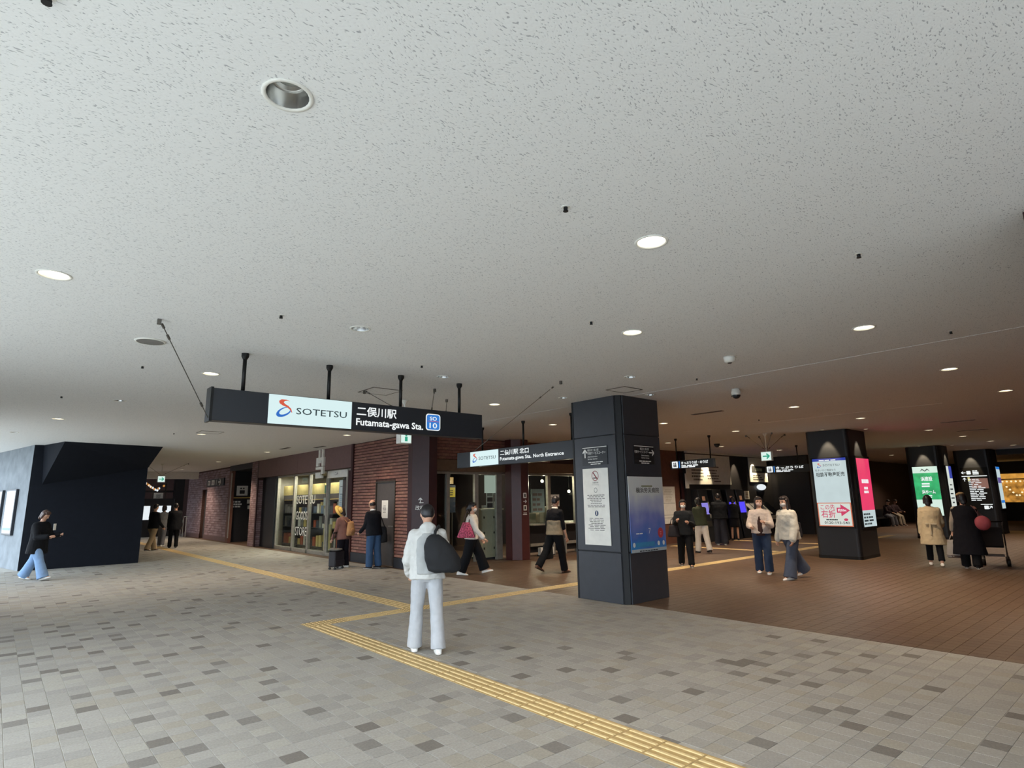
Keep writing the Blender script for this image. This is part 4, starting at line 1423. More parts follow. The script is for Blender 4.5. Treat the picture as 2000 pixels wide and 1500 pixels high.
# ------------------------------------------------------------------ ceiling fixtures
for x, y, lab in ((-.06, 2.28, 'black ceiling sprinkler cut by the top edge at the left'), (2.35, 2.19, 'black ceiling sprinkler nearest the viewer, left of the bright near downlight'), (4.49, 1.34, 'black ceiling sprinkler in the near right ceiling'),
                  (1.79, 5.26, 'black ceiling sprinkler above the left half of the station sign'), (4.20, 3.63, 'black ceiling sprinkler left of the downlight over the black pillar'),
                  (1.19, 8.31, 'black ceiling sprinkler left of the stay wire, below the round speaker'), (3.91, 6.23, 'black ceiling sprinkler above the third sign post'),
                  (.60, 11.37, 'black ceiling sprinkler at the left above the lit downlight'), (7.53, 1.48, 'black ceiling sprinkler at the right end of the ceiling seam'),
                  (3.06, 15.87, 'black ceiling sprinkler left of the square hatch'), (7.54, 4.55, 'black ceiling sprinkler by the seam right of the black pillar'),
                  (9.34, 4.99, 'black ceiling sprinkler just under the dome camera'), (12.9, 6.3, 'black ceiling sprinkler in the inner ceiling above the exit sign')):
    t = thing('sprinkler', lab, 'sprinkler', (x, y, ZC), group='ceiling sprinklers')
    MB().lathe([(.024, -.003), (.025, 0)], (x, y, ZC), 14).build('cover_plate', M_WHITE, t)
    MB().lathe([(.012, -.022), (.013, -.003)], (x, y, ZC), 10).build('body', M_BLACKMET, t)
    MB().lathe([(.016, -.029), (.016, -.026)], (x, y, ZC), 12).build('deflector', M_BLACKMET, t)
    for sx in (-.012, .012):
        MB().box(x + sx - .002, x + sx + .002, y - .002, y + .002, ZC - .028, ZC - .012).build('frame_arm', M_BLACKMET, t)
t = thing('ceiling_speaker', 'round grey flush loudspeaker in the ceiling left of the station sign', 'speaker', (1.04, 6.95, ZC))
MB().lathe([(.125, -.012), (.14, -.01), (.145, 0), (.125, 0)], (1.04, 6.95, ZC), 28, caps=False).build('rim', M_WHITE, t, True)
MB().lathe([(0, -.011), (.126, -.009), (.126, -.002), (0, -.002)], (1.04, 6.95, ZC), 28).build('grille', mat('speaker_grey', '#7f7c78', .7, bump=.3, bscale=300), t)
t = thing('smoke_detector', 'white round smoke detector before the ceiling seam', 'detector', (6.68, 3.56, ZC))
MB().lathe([(.035, -.075), (.062, -.06), (.07, -.02), (.07, 0)], (6.68, 3.56, ZC), 20).build('housing', M_WHITE, t, True)
MB().lathe([(.018, -.085), (.03, -.075)], (6.68, 3.56, ZC), 14).build('sensor', M_STEELDK, t)
t = thing('dome_camera', 'white dome security camera with dark lens past the ceiling seam', 'camera', (8.84, 4.65, ZC))
MB().lathe([(.07, -.10), (.075, -.06), (.06, 0)], (8.84, 4.65, ZC), 20).build('housing', M_WHITE, t, True)
MB().ell((8.84, 4.65, ZC - .10), .066, .066, .06, 16, 9).build('dome', M_BLACKSAT, t, True)
t = thing('dome_camera', 'small dark dome camera before the fare boards', 'camera', (17.81, 10.2, ZC))
MB().lathe([(.09, -.05), (.1, 0)], (17.81, 10.2, ZC), 16).build('housing', M_BLACKMET, t)
MB().ell((17.81, 10.2, ZC - .05), .08, .08, .07, 12, 7).build('dome', M_BLACKSAT, t, True)


def hatch(x0, x1, y0, y1, lab):
    t = thing('ceiling_hatch', lab, 'hatch', (x0, y0, ZC), group='ceiling access hatches')
    w = .014
    for a in ((x0, x1, y0, y0 + w), (x0, x1, y1 - w, y1), (x0, x0 + w, y0 + w, y1 - w), (x1 - w, x1, y0 + w, y1 - w)):
        MB().box(*a, ZC - .006, ZC + .002).build('frame', M_STEELDK, t)
    MB().box(x0 + w, x1 - w, y0 + w, y1 - w, ZC - .003, ZC + .001).build('hatch_panel', M_CEIL, t)


hatch(4.10, 4.60, 7.87, 8.39, 'square ceiling hatch behind the station sign between two posts')
hatch(7.16, 7.62, 5.57, 5.95, 'square ceiling hatch just above the black pillar')
hatch(3.45, 3.95, 15.0, 15.5, 'square ceiling hatch beside the left lit downlight')
for x, y, lab in ((8.0, 17.6, 'thin dark ceiling slot above the shop sign, right one'), (7.3, 18.6, 'thin dark ceiling slot above the shop sign, left one'), (10.9, 6.4, 'thin dark ceiling slot right of the black pillar'), (12.2, 9.2, 'thin dark ceiling slot above the north entrance sign end'), (17.5, 3.6, 'thin dark ceiling slot above the inner right hall'), (20.4, 3.9, 'thin dark ceiling slot farther along the inner right hall')):
    if x < 8.2:
        x -= .6
    t = thing('ceiling_slot', lab, 'vent', (x, y, ZC), group='ceiling slot vents')
    MB().box(x - .06, x + .06, y - .35, y + .35, ZC - .006, ZC + .001).build('frame', M_STEELDK, t)
    MB().box(x - .035, x + .035, y - .32, y + .32, ZC - .008, ZC - .005).build('slot', M_BLACKMET, t)

# ------------------------------------------------------------------ pillars
M_PILL = mat('pillar_charcoal', '#35373d', .42, var=.04)
M_PILLDK = mat('pillar_joint', '#16171a', .6)
x0, x1, y0, y1 = 7.65, 8.76, 6.10, 7.16
ch = .085
t1 = thing('pillar', 'near charcoal panelled pillar with white no smoking board and blue poster', 'pillar', ((x0 + x1) / 2, (y0 + y1) / 2, 0))
MB().pillar([(x0 + .02, y0 + ch), (x0 + ch, y0 + .02), (x1 - .02, y0 + .02), (x1 - .02, y1 - .02), (x0 + .02, y1 - .02)], 0, ZC).build('core', M_PILLDK, t1)
for z0, z1 in ((0, .775), (.79, 2.68), (2.69, ZC)):
    MB().box(x0, x0 + .03, y0 + ch + .02, y1 - .03, z0, z1).build('panel', M_PILL, t1, bevel=.006)
    MB().box(x0 + ch + .02, x1 - .02, y0, y0 + .03, z0, z1).build('panel', M_PILL, t1, bevel=.006)
    MB().box(x1 - .03, x1, y0 + .03, y1 - .03, z0, z1).build('panel', M_PILL, t1, bevel=.006)
    MB().box(x0 + .03, x1 - .03, y1 - .03, y1, z0, z1).build('panel', M_PILL, t1, bevel=.006)
MB().box(x0 - .004, x0 + .03, y1 - .028, y1 + .004, 0, ZC).build('corner_strip', M_PILLDK, t1)
fl_ = face_mx(x0, y1)
frt = face_my(x0, y0)
# direction plates
for fr, u0, lab, left in ((fl_, .22, 'small black direction plate with up arrow on the near pillar', True), (frt, .33, 'small black direction plate with right arrow on the near pillar', False)):
    t = thing('direction_plate', lab, 'sign', fr.p(u0, 2.2, 0))
    MB().fbox(fr, u0, u0 + .56, 2.20, 2.52, 0.002, .01).build('plate', M_BLACKSAT, t)
    MB().fbox(fr, u0 + .01, u0 + .55, 2.495, 2.507, .01, .012).build('white_line', M_LETTER, t)
    mb = MB()
    if left:
        arrow(mb, fr, u0 + .065, 2.40, .14, math.pi / 2, .013)
    else:
        arrow(mb, fr, u0 + .49, 2.40, .13, 0, .013)
    mb.build('arrow', M_LETTER, t)
    a = 'L' if left else 'R'
    uu = u0 + .125 if left else u0 + .415
    text(t, fr, '横浜市二俣川駅', uu, 2.44, .035, M_LETTER, a, w=.25, n=.013, cap=.8)
    text(t, fr, '行政サービスコーナー', uu, 2.385, .042, M_LETTER, a, w=.40, n=.013, bold=.01, cap=.8)
    text(t, fr, 'Administrative', uu, 2.335, .026, M_LETTER, a, w=.22, n=.013)
    text(t, fr, 'Service Center', uu, 2.295, .026, M_LETTER, a, w=.22, n=.013)
    lines(t, fr, u0 + .1, u0 + .5, 2.21, 2.275, 2, M_LETTER, n=.012, words=4, fill=.45, seed=5)
# no smoking board
fr = fl_
M_NSRED = mat('sign_red', '#8a3a3a', .6)
t = thing('no_smoking_board', 'tall white no smoking notice board on the near charcoal pillar', 'notice', fr.p(.5, .9, 0))
MB().fbox(fr, .215, .775, .885, 2.145, .002, .012).build('board', M_PAPER, t)
mb = MB()
crescent(mb, fr, .495, 2.02, .075, .085, 0, 0, 0, .86, .86, .014)
mb.build('prohibition_ring', M_NSRED, t)
mb = MB()
mb.fbox(fr, .45, .54, 1.975, 1.99, .012, .014)
mb.build('cigarette', M_INK, t)
mb = MB()
mb.prism([(.44, 2.075), (.455, 2.085), (.55, 1.965), (.535, 1.955)], fr, .012, .0145)
mb.build('prohibition_bar', M_NSRED, t)
text(t, fr, '全面禁煙', .495, 1.895, .022, M_INK, 'C', w=.13, n=.014, cap=.8)
text(t, fr, 'No Smoking', .495, 1.865, .014, M_PAPERINK, 'C', w=.15, n=.014)
mb = MB()
crescent(mb, fr, .495, 1.78, .036, .042, 0, 0, 0, .8, .8, .014)
mb.build('small_ring', M_PAPERINK, t)
lines(t, fr, .30, .70, 1.50, 1.72, 8, M_PAPERINK, n=.014, words=5, fill=.4, seed=2)
MB().prism(disc_pts(.495, 1.40, .038, 20, .044), fr, .012, .0145).build('blue_disc', mat('mandatory_blue', '#3c4a6a', .6), t)
MB().fbox(fr, .487, .503, 1.375, 1.43, .0145, .016).build('exclamation_mark', M_PAPER, t)
lines(t, fr, .28, .72, 1.12, 1.34, 8, M_PAPERINK, n=.014, words=4, fill=.35, seed=9)
# blue hospital poster
fr = frt
t = thing('hospital_poster', 'blue violet hospital poster with red round mark on the near charcoal pillar', 'poster', fr.p(.6, .8, 0))
PM = D.materials.new('poster_picture')
PM.use_nodes = True
nt = PM.node_tree
pb = nt.nodes['Principled BSDF']
pb.inputs['Roughness'].default_value = .3
tc = nt.nodes.new('ShaderNodeTexCoord')
sx = nt.nodes.new('ShaderNodeSeparateXYZ')
nt.links.new(tc.outputs['Generated'], sx.inputs[0])
nz = nt.nodes.new('ShaderNodeTexNoise')
nz.inputs['Scale'].default_value = 3.2
nz.inputs['Detail'].default_value = 2
nt.links.new(tc.outputs['Generated'], nz.inputs['Vector'])
ad = nt.nodes.new('ShaderNodeMath')
ad.operation = 'MULTIPLY_ADD'
nt.links.new(nz.outputs['Fac'], ad.inputs[0])
ad.inputs[1].default_value = .55
nt.links.new(sx.outputs['Z'], ad.inputs[2])
rp = nt.nodes.new('ShaderNodeValToRGB')
for i, (p_, c_) in enumerate(((.22, '#3d93cc'), (.45, '#4570bd'), (.66, '#7f87c4'), (.88, '#b3b6cf'), (1.1, '#dcdedb'))):
    e = rp.color_ramp.elements[i] if i < 2 else rp.color_ramp.elements.new(min(1, p_ / 1.3))
    e.position = p_ / 1.3
    e.color = (*lin(c_), 1)
dv_ = nt.nodes.new('ShaderNodeMath')
dv_.operation = 'DIVIDE'
dv_.inputs[1].default_value = 1.3
nt.links.new(ad.outputs[0], dv_.inputs[0])
nt.links.new(dv_.outputs[0], rp.inputs['Fac'])
nt.links.new(rp.outputs['Color'], pb.inputs['Base Color'])
pb.inputs['Emission Strength'].default_value = 0.0
MB().fbox(fr, .13, 1.075, .775, 1.99, .002, .014).build('sheet', PM, t)
text(t, fr, '横浜労災病院', .64, 1.73, .075, mat('poster_brown', '#4c4640', .7), 'C', w=.64, n=.016, bold=.015, cap=.8)
lines(t, fr, .36, .92, 1.82, 1.855, 1, mat('poster_olive', '#8a8b6a', .7), n=.016, words=1, fill=.7)
text(t, fr, '7', .60, 1.06, .09, M_LETTER, 'L', n=.016)
lines(t, fr, .2, .52, 1.06, 1.09, 1, M_LETTER, n=.016, words=2, fill=.6)
MB().prism(disc_pts(.93, 1.06, .075, 20, .085), fr, .014, .016).build('red_mark', mat('poster_red', '#c0434a', .5), t)
lines(t, fr, .89, .97, 1.03, 1.1, 2, mat('poster_pink', '#e0858a', .5), n=.017, words=1)
MB().fbox(fr, .13, 1.075, .775, .825, .014, .016).build('foot_strip', mat('poster_grey', '#aab3b6', .6), t)
lines(t, fr, .17, 1.0, .785, .815, 1, M_INK, n=.0175, words=6, fill=.5)
MB().fbox(fr, .25, .75, .855, .93, .014, .016).build('blue_band', mat('poster_cyan', '#3f8bb8', .6), t)
for u in (.2, .86, 1.0):
    MB().prism(disc_pts(u, .895, .03, 14, .038), fr, .014, .0165).build('white_emblem', M_PAPER, t)


def round_pillar(label, x0, x1, y0, y1, r=.14):
    k = 5
    pts = []
    for cx, cy, a0 in ((x1 - r, y0 + r, -90), (x1 - r, y1 - r, 0), (x0 + r, y1 - r, 90), (x0 + r, y0 + r, 180)):
        for i in range(k + 1):
            a = math.radians(a0 + 90 * i / k)
            pts.append((cx + r * math.cos(a), cy + r * math.sin(a)))
    t = thing('pillar', label, 'pillar', ((x0 + x1) / 2, (y0 + y1) / 2, 0))
    MB().pillar(pts, 0, ZC).build('shaft', M_BLACKSAT, t)
    off = [((a - (x0 + x1) / 2) * 1.012 + (x0 + x1) / 2, (b2 - (y0 + y1) / 2) * 1.012 + (y0 + y1) / 2) for a, b2 in pts]
    MB().pillar(off, 0, .08).build('plinth', M_BLACKMET, t)
    return face_mx(x0, y1), face_my(x0, y0)


# pillar with white and pink screens
fl2, fr2 = round_pillar('black pillar with a white advertisement screen and a pink screen', 16.75, 18.1, 5.85, 6.93, .1)
M_ADWH = glow('ad_white', lin('#c3d4d6'), .95, .03)
M_ADCREAM = glow('ad_cream', lin('#d5dcd4'), .95, .02)
M_ADINK = glow('ad_ink', lin('#39474c'), .5)
M_ADRED = glow('ad_red', lin('#cf3563'), .9)
M_ADPINK = glow('ad_pink', lin('#ee3f6d'), .95, .03)
M_ADBLUE = glow('ad_blue', lin('#2c3fa8'), .9)
t = thing('advert_screen', 'bright white vertical advertisement screen with pink right arrow on the pillar', 'screen', fl2.p(.6, .8, 0))
MB().fbox(fl2, .10, 1.02, .78, 2.62, .002, .03).build('casing', M_BLACKMET, t)
MB().fbox(fl2, .14, .98, 1.43, 2.52, .03, .034).build('upper_picture', M_ADWH, t)
MB().fbox(fl2, .14, .98, 2.52, 2.59, .03, .034).build('top_band', M_ADBLUE, t)
lines(t, fl2, .17, .9, 2.53, 2.58, 1, M_LETLIT, n=.036, words=3)
MB().fbox(fl2, .14, .98, .82, 1.43, .03, .034).build('red_frame', glow('ad_orange', lin('#d0704f'), .9), t)
MB().fbox(fl2, .165, .955, .845, 1.41, .034, .036).build('lower_picture', M_ADCREAM, t)
logo(t, fl2, .30, 2.41, .12, .036)
text(t, fl2, 'SOTETSU', .40, 2.385, .055, M_ADINK, 'L', w=.42, n=.036)
text(t, fl2, '住まいのご相談なら', .19, 2.26, .05, M_ADINK, 'L', w=.52, n=.036, cap=.8)
text(t, fl2, '相鉄不動産販売', .20, 2.12, .10, M_ADINK, 'L', w=.72, n=.036, bold=.015, cap=.8)
text(t, fl2, 'この先', .22, 1.26, .12, M_ADRED, 'L', w=.36, n=.038, bold=.01, cap=.8)
text(t, fl2, '右折', .22, 1.06, .17, M_ADRED, 'L', w=.36, n=.038, bold=.01, cap=.8)
mb = MB()
mb.prism([(.62, 1.17), (.72, 1.17), (.72, 1.08), (.94, 1.23), (.72, 1.39), (.72, 1.30), (.62, 1.30)], fl2, .036, .038)
mb.build('arrow', M_ADRED, t)
text(t, fl2, '約50m', .65, 1.205, .06, M_LETLIT, 'L', w=.2, n=.04, bold=.02)
lines(t, fl2, .24, .72, .975, 1.02, 1, M_ADINK, n=.037, words=6, fill=.7)
MB().prism(disc_pts(.82, .995, .05, 16, .035), fl2, .036, .038).build('brown_oval', M_ADRED, t)
text(t, fl2, '0120-193-540', .28, .885, .065, M_ADINK, 'L', w=.62, n=.037, bold=.01)
t = thing('advert_screen', 'pink vertical advertisement screen on the side of the pillar', 'screen', fr2.p(.7, .8, 0))
MB().fbox(fr2, .26, 1.28, .76, 2.64, .002, .03).build('casing', M_BLACKMET, t)
MB().fbox(fr2, .32, 1.22, 1.22, 2.58, .03, .034).build('upper_picture', M_ADPINK, t)
MB().fbox(fr2, .32, 1.22, .80, 1.22, .03, .034).build('lower_picture', M_ADWH, t)
lines(t, fr2, .36, 1.18, 1.92, 2.05, 1, M_LETLIT, n=.036, words=6, fill=.8)
lines(t, fr2, .55, 1.0, 1.66, 1.86, 2, M_LETLIT, n=.036, words=3, fill=.65)
lines(t, fr2, .36, 1.15, .85, 1.18, 4, M_ADINK, n=.036, words=4, fill=.55, align='L')

# pillar with green screen
fl3, fr3 = round_pillar('black rounded pillar with a green screen behind the woman in the cream coat', 25.8, 26.95, 5.97, 7.1, .2)
M_AGR = glow('ad_green', lin('#2fae6b'), .95, .25)
M_AGRL = glow('ad_mint', lin('#d8efe2'), .95)
t = thing('advert_screen', 'green and white vertical advertisement screen on the rounded pillar', 'screen', fl3.p(.55, .8, 0))
MB().fbox(fl3, .16, 1.0, .8, 2.62, .002, .04).build('casing', M_BLACKMET, t)
MB().fbox(fl3, .19, .97, .83, 2.59, .04, .044).build('display', M_AGRL, t)
MB().fbox(fl3, .19, .97, 1.40, 2.36, .044, .046).build('green_field', M_AGR, t)
mb = MB()
mb.prism([(.42, 2.41), (.50, 2.52), (.58, 2.44), (.66, 2.52), (.74, 2.41), (.66, 2.47), (.58, 2.41), (.5, 2.47)], fl3, .044, .047)
mb.build('peak_emblem', M_TEAL, t)
text(t, fl3, '浜建設', .42, 2.08, .14, M_LETLIT, 'L', w=.36, n=.049, bold=.02, cap=.8)
lines(t, fl3, .34, .80, 1.85, 2.03, 2, M_LETLIT, n=.048, words=1, fill=.6)
text(t, fl3, '浜ホーム', .40, 1.62, .12, M_LETLIT, 'L', w=.42, n=.049, bold=.02, cap=.8)
lines(t, fl3, .36, .82, 1.46, 1.58, 2, M_LETLIT, n=.048, words=1, fill=.6)
t = thing('advert_screen', 'narrow pale screen with blue block on the side of the rounded pillar', 'screen', fr3.p(.6, .8, 0))
MB().fbox(fr3, .24, .95, .8, 2.62, .002, .04).build('casing', M_BLACKMET, t)
MB().fbox(fr3, .27, .92, .83, 2.59, .04, .044).build('display', M_ADCREAM, t)
MB().fbox(fr3, .55, .92, 2.15, 2.59, .044, .046).build('blue_block', M_ADBLUE, t)
lines(t, fr3, .32, .86, 1.1, 2.05, 6, M_ADINK, n=.046, words=2, fill=.3)

# wayfinding pillar
fl4, fr4 = round_pillar('black rounded wayfinding pillar behind the woman in black', 30.0, 31.2, 5.28, 6.55, .2)
t = thing('wayfinding_panel', 'black wayfinding panel with white arrows and lettering on the far pillar', 'sign', fl4.p(.6, .8, 0))
MB().fbox(fl4, .2, 1.1, .95, 2.62, .014, .03).build('panel', M_BLACKMET, t)
mb = MB()
arrow(mb, fl4, .30, 2.42, .14, math.pi, .034)
mb.build('arrow', M_LETLIT, t)
mb = MB()
arrow(mb, fl4, .30, 2.14, .14, math.pi / 2, .034)
mb.build('arrow', M_LETLIT, t)
mb = MB()
arrow(mb, fl4, 1.0, 1.03, .14, math.pi / 4, .034)
mb.build('arrow', M_LETLIT, t)
for a, b2, c, d in ((.40, .54, 2.35, 2.49), (.80, .94, .96, 1.10)):
    MB().prism(rrect(a, b2, c, d, .02), fl4, .03, .034).build('pictogram_plate', M_LETLIT, t)
MB().fbox(fl4, .41, .48, 2.06, 2.24, .03, .034).build('yellow_tab', glow('tab_yellow', lin('#d8cf8a'), .9), t)
MB().fbox(fl4, .22, 1.05, 2.26, 2.29, .03, .034).build('white_line', M_LETLIT, t)
MB().fbox(fl4, .70, 1.08, 1.14, 1.16, .03, .034).build('white_line', M_LETLIT, t)
lines(t, fl4, .6, .9, 2.34, 2.52, 3, M_LETLIT, n=.034, words=2, fill=.7, align='L')
MB().fbox(fl4, .5, 1.05, 1.78, 2.18, .03, .032).build('brown_block', glow('tab_brown', lin('#a5776a'), .6), t)
lines(t, fl4, .42, 1.0, 1.30, 2.2, 13, M_LETLIT, n=.036, words=3, fill=.45, align='L', seed=8)
t = thing('advert_screen', 'narrow light blue screen on the side of the far wayfinding pillar', 'screen', fr4.p(.6, .8, 0))
MB().fbox(fr4, .26, .94, .95, 2.66, .002, .04).build('casing', M_BLACKMET, t)
MB().fbox(fr4, .29, .91, .98, 2.63, .04, .044).build('display', M_ADWH, t)
for v0, v1, Mx in ((2.53, 2.63, M_BADGE), (1.98, 2.2, glow('ad_violet', lin('#6a5c9c'), .8)), (1.2, 1.3, M_BADGE)):
    MB().fbox(fr4, .29, .91, v0, v1, .044, .046).build('colour_band', Mx, t)

# ------------------------------------------------------------------ people
_TEX = D.textures.new('fold', 'CLOUDS')
_TEX.noise_scale = .09
_TEX.noise_depth = 2


def remesh(mb, name, M, parent, voxel, smooth=4, fold=0.0, fac=.5):
    """Union of overlapping lofts grown into one continuous skin."""
    me = mb.mesh('tmp', M)
    o = D.objects.new('tmp', me)
    r = o.modifiers.new('r', 'REMESH')
    r.mode = 'VOXEL'
    r.voxel_size = voxel
    if smooth:
        s = o.modifiers.new('s', 'SMOOTH')
        s.factor = fac
        s.iterations = smooth
    if fold:
        d = o.modifiers.new('d', 'DISPLACE')
        d.texture = _TEX
        d.texture_coords = 'LOCAL'
        d.strength = fold
        d.mid_level = .5
    out = evaluated_mesh(o)
    D.objects.remove(o)
    D.meshes.remove(me)
    out.name = name
    out.materials.clear()
    out.materials.append(M)
    out.polygons.foreach_set('use_smooth', [True] * len(out.polygons))
    ob = D.objects.new(name, out)
    COL.objects.link(ob)
    ob.parent = parent
    return ob


def loft(mb, rings, n=16, mi=0):
    """rings: (centre, x-radius vector, y-radius vector)."""
    vs, fs = [], []
    for c, ax, ay in rings:
        for j in range(n):
            t = 2 * math.pi * j / n
            vs.append(c + ax * math.cos(t) + ay * math.sin(t))
    for i in range(len(rings) - 1):
        for j in range(n):
            j2 = (j + 1) % n
            fs.append((i * n + j, i * n + j2, (i + 1) * n + j2, (i + 1) * n + j))
    fs.append(tuple(range(n - 1, -1, -1)))
    fs.append(tuple(range((len(rings) - 1) * n, len(rings) * n)))
    mb.add(vs, fs, mi)


def limb(mb, pts, rs, n=12, flat=1.0):
    """Rounded tapering limb through joints."""
    pts = [Vector(p) for p in pts]
    for i in range(len(pts) - 1):
        a, b2, r0, r1 = pts[i], pts[i + 1], rs[i], rs[i + 1]
        d = (b2 - a)
        if d.length < 1e-5:
            continue
        d.normalize()
        up = Vector((1, 0, 0)) if abs(d.x) < .9 else Vector((0, 1, 0))
        x = (up - d * up.dot(d)).normalized()
        y = d.cross(x)
        rings = []
        for q in (-80, -50, -20):
            q = math.radians(q)
            rings.append((a + d * r0 * math.sin(q), x * r0 * math.cos(q), y * r0 * math.cos(q) * flat))
        for q in (20, 50, 80):
            q = math.radians(q)
            rings.append((b2 + d * r1 * math.sin(q), x * r1 * math.cos(q), y * r1 * math.cos(q) * flat))
        loft(mb, rings, n)


def add_hand(mb, wrist, d, palm_n, side, S, curl=.5):
    """Palm, four bent fingers of different length and a thumb from the side of the palm."""
    d = d.normalized()
    pn = (palm_n - d * palm_n.dot(d)).normalized()
    x = d.cross(pn)
    k = S / 1.65
    pc = wrist + d * .045 * k
    limb(mb, [wrist, pc + d * .03 * k], [.022 * k, .030 * k], 10, .8)
    for i, (o, l) in enumerate(((-.026, .062), (-.009, .072), (.009, .068), (.025, .054))):
        b0 = pc + d * .035 * k + x * o * k
        d1 = (d * math.cos(curl * .5) + pn * math.sin(curl * .5))
        d2 = (d * math.cos(curl * 1.4) + pn * math.sin(curl * 1.4))
        m_ = b0 + d1 * l * .5 * k
        limb(mb, [b0, m_, m_ + d2 * l * .55 * k], [.0095 * k, .009 * k, .008 * k], 8)
    tb = wrist + d * .02 * k - x * .024 * k * side
    td = (d * .7 - x * .6 * side + pn * .45).normalized()
    limb(mb, [tb, tb + td * .032 * k, tb + (td * .032 + (d + pn * .5).normalized() * .03) * k], [.012 * k, .0105 * k, .009 * k], 8)


SKIN = mat('skin', '#c79a80', .55, var=.05, scale=30)
HAIRC = {'black': mat('hair_black', '#171315', .45, var=.1, scale=60), 'brown': mat('hair_brown', '#4a332a', .45, var=.12, scale=60), 'dark': mat('hair_dark', '#241a18', .45, var=.1, scale=60)}


def cloth(name, c, bump=.15):
    return mat('cloth_' + name, c, .85, var=.035, scale=14, bump=bump, bscale=180, spec=.2)


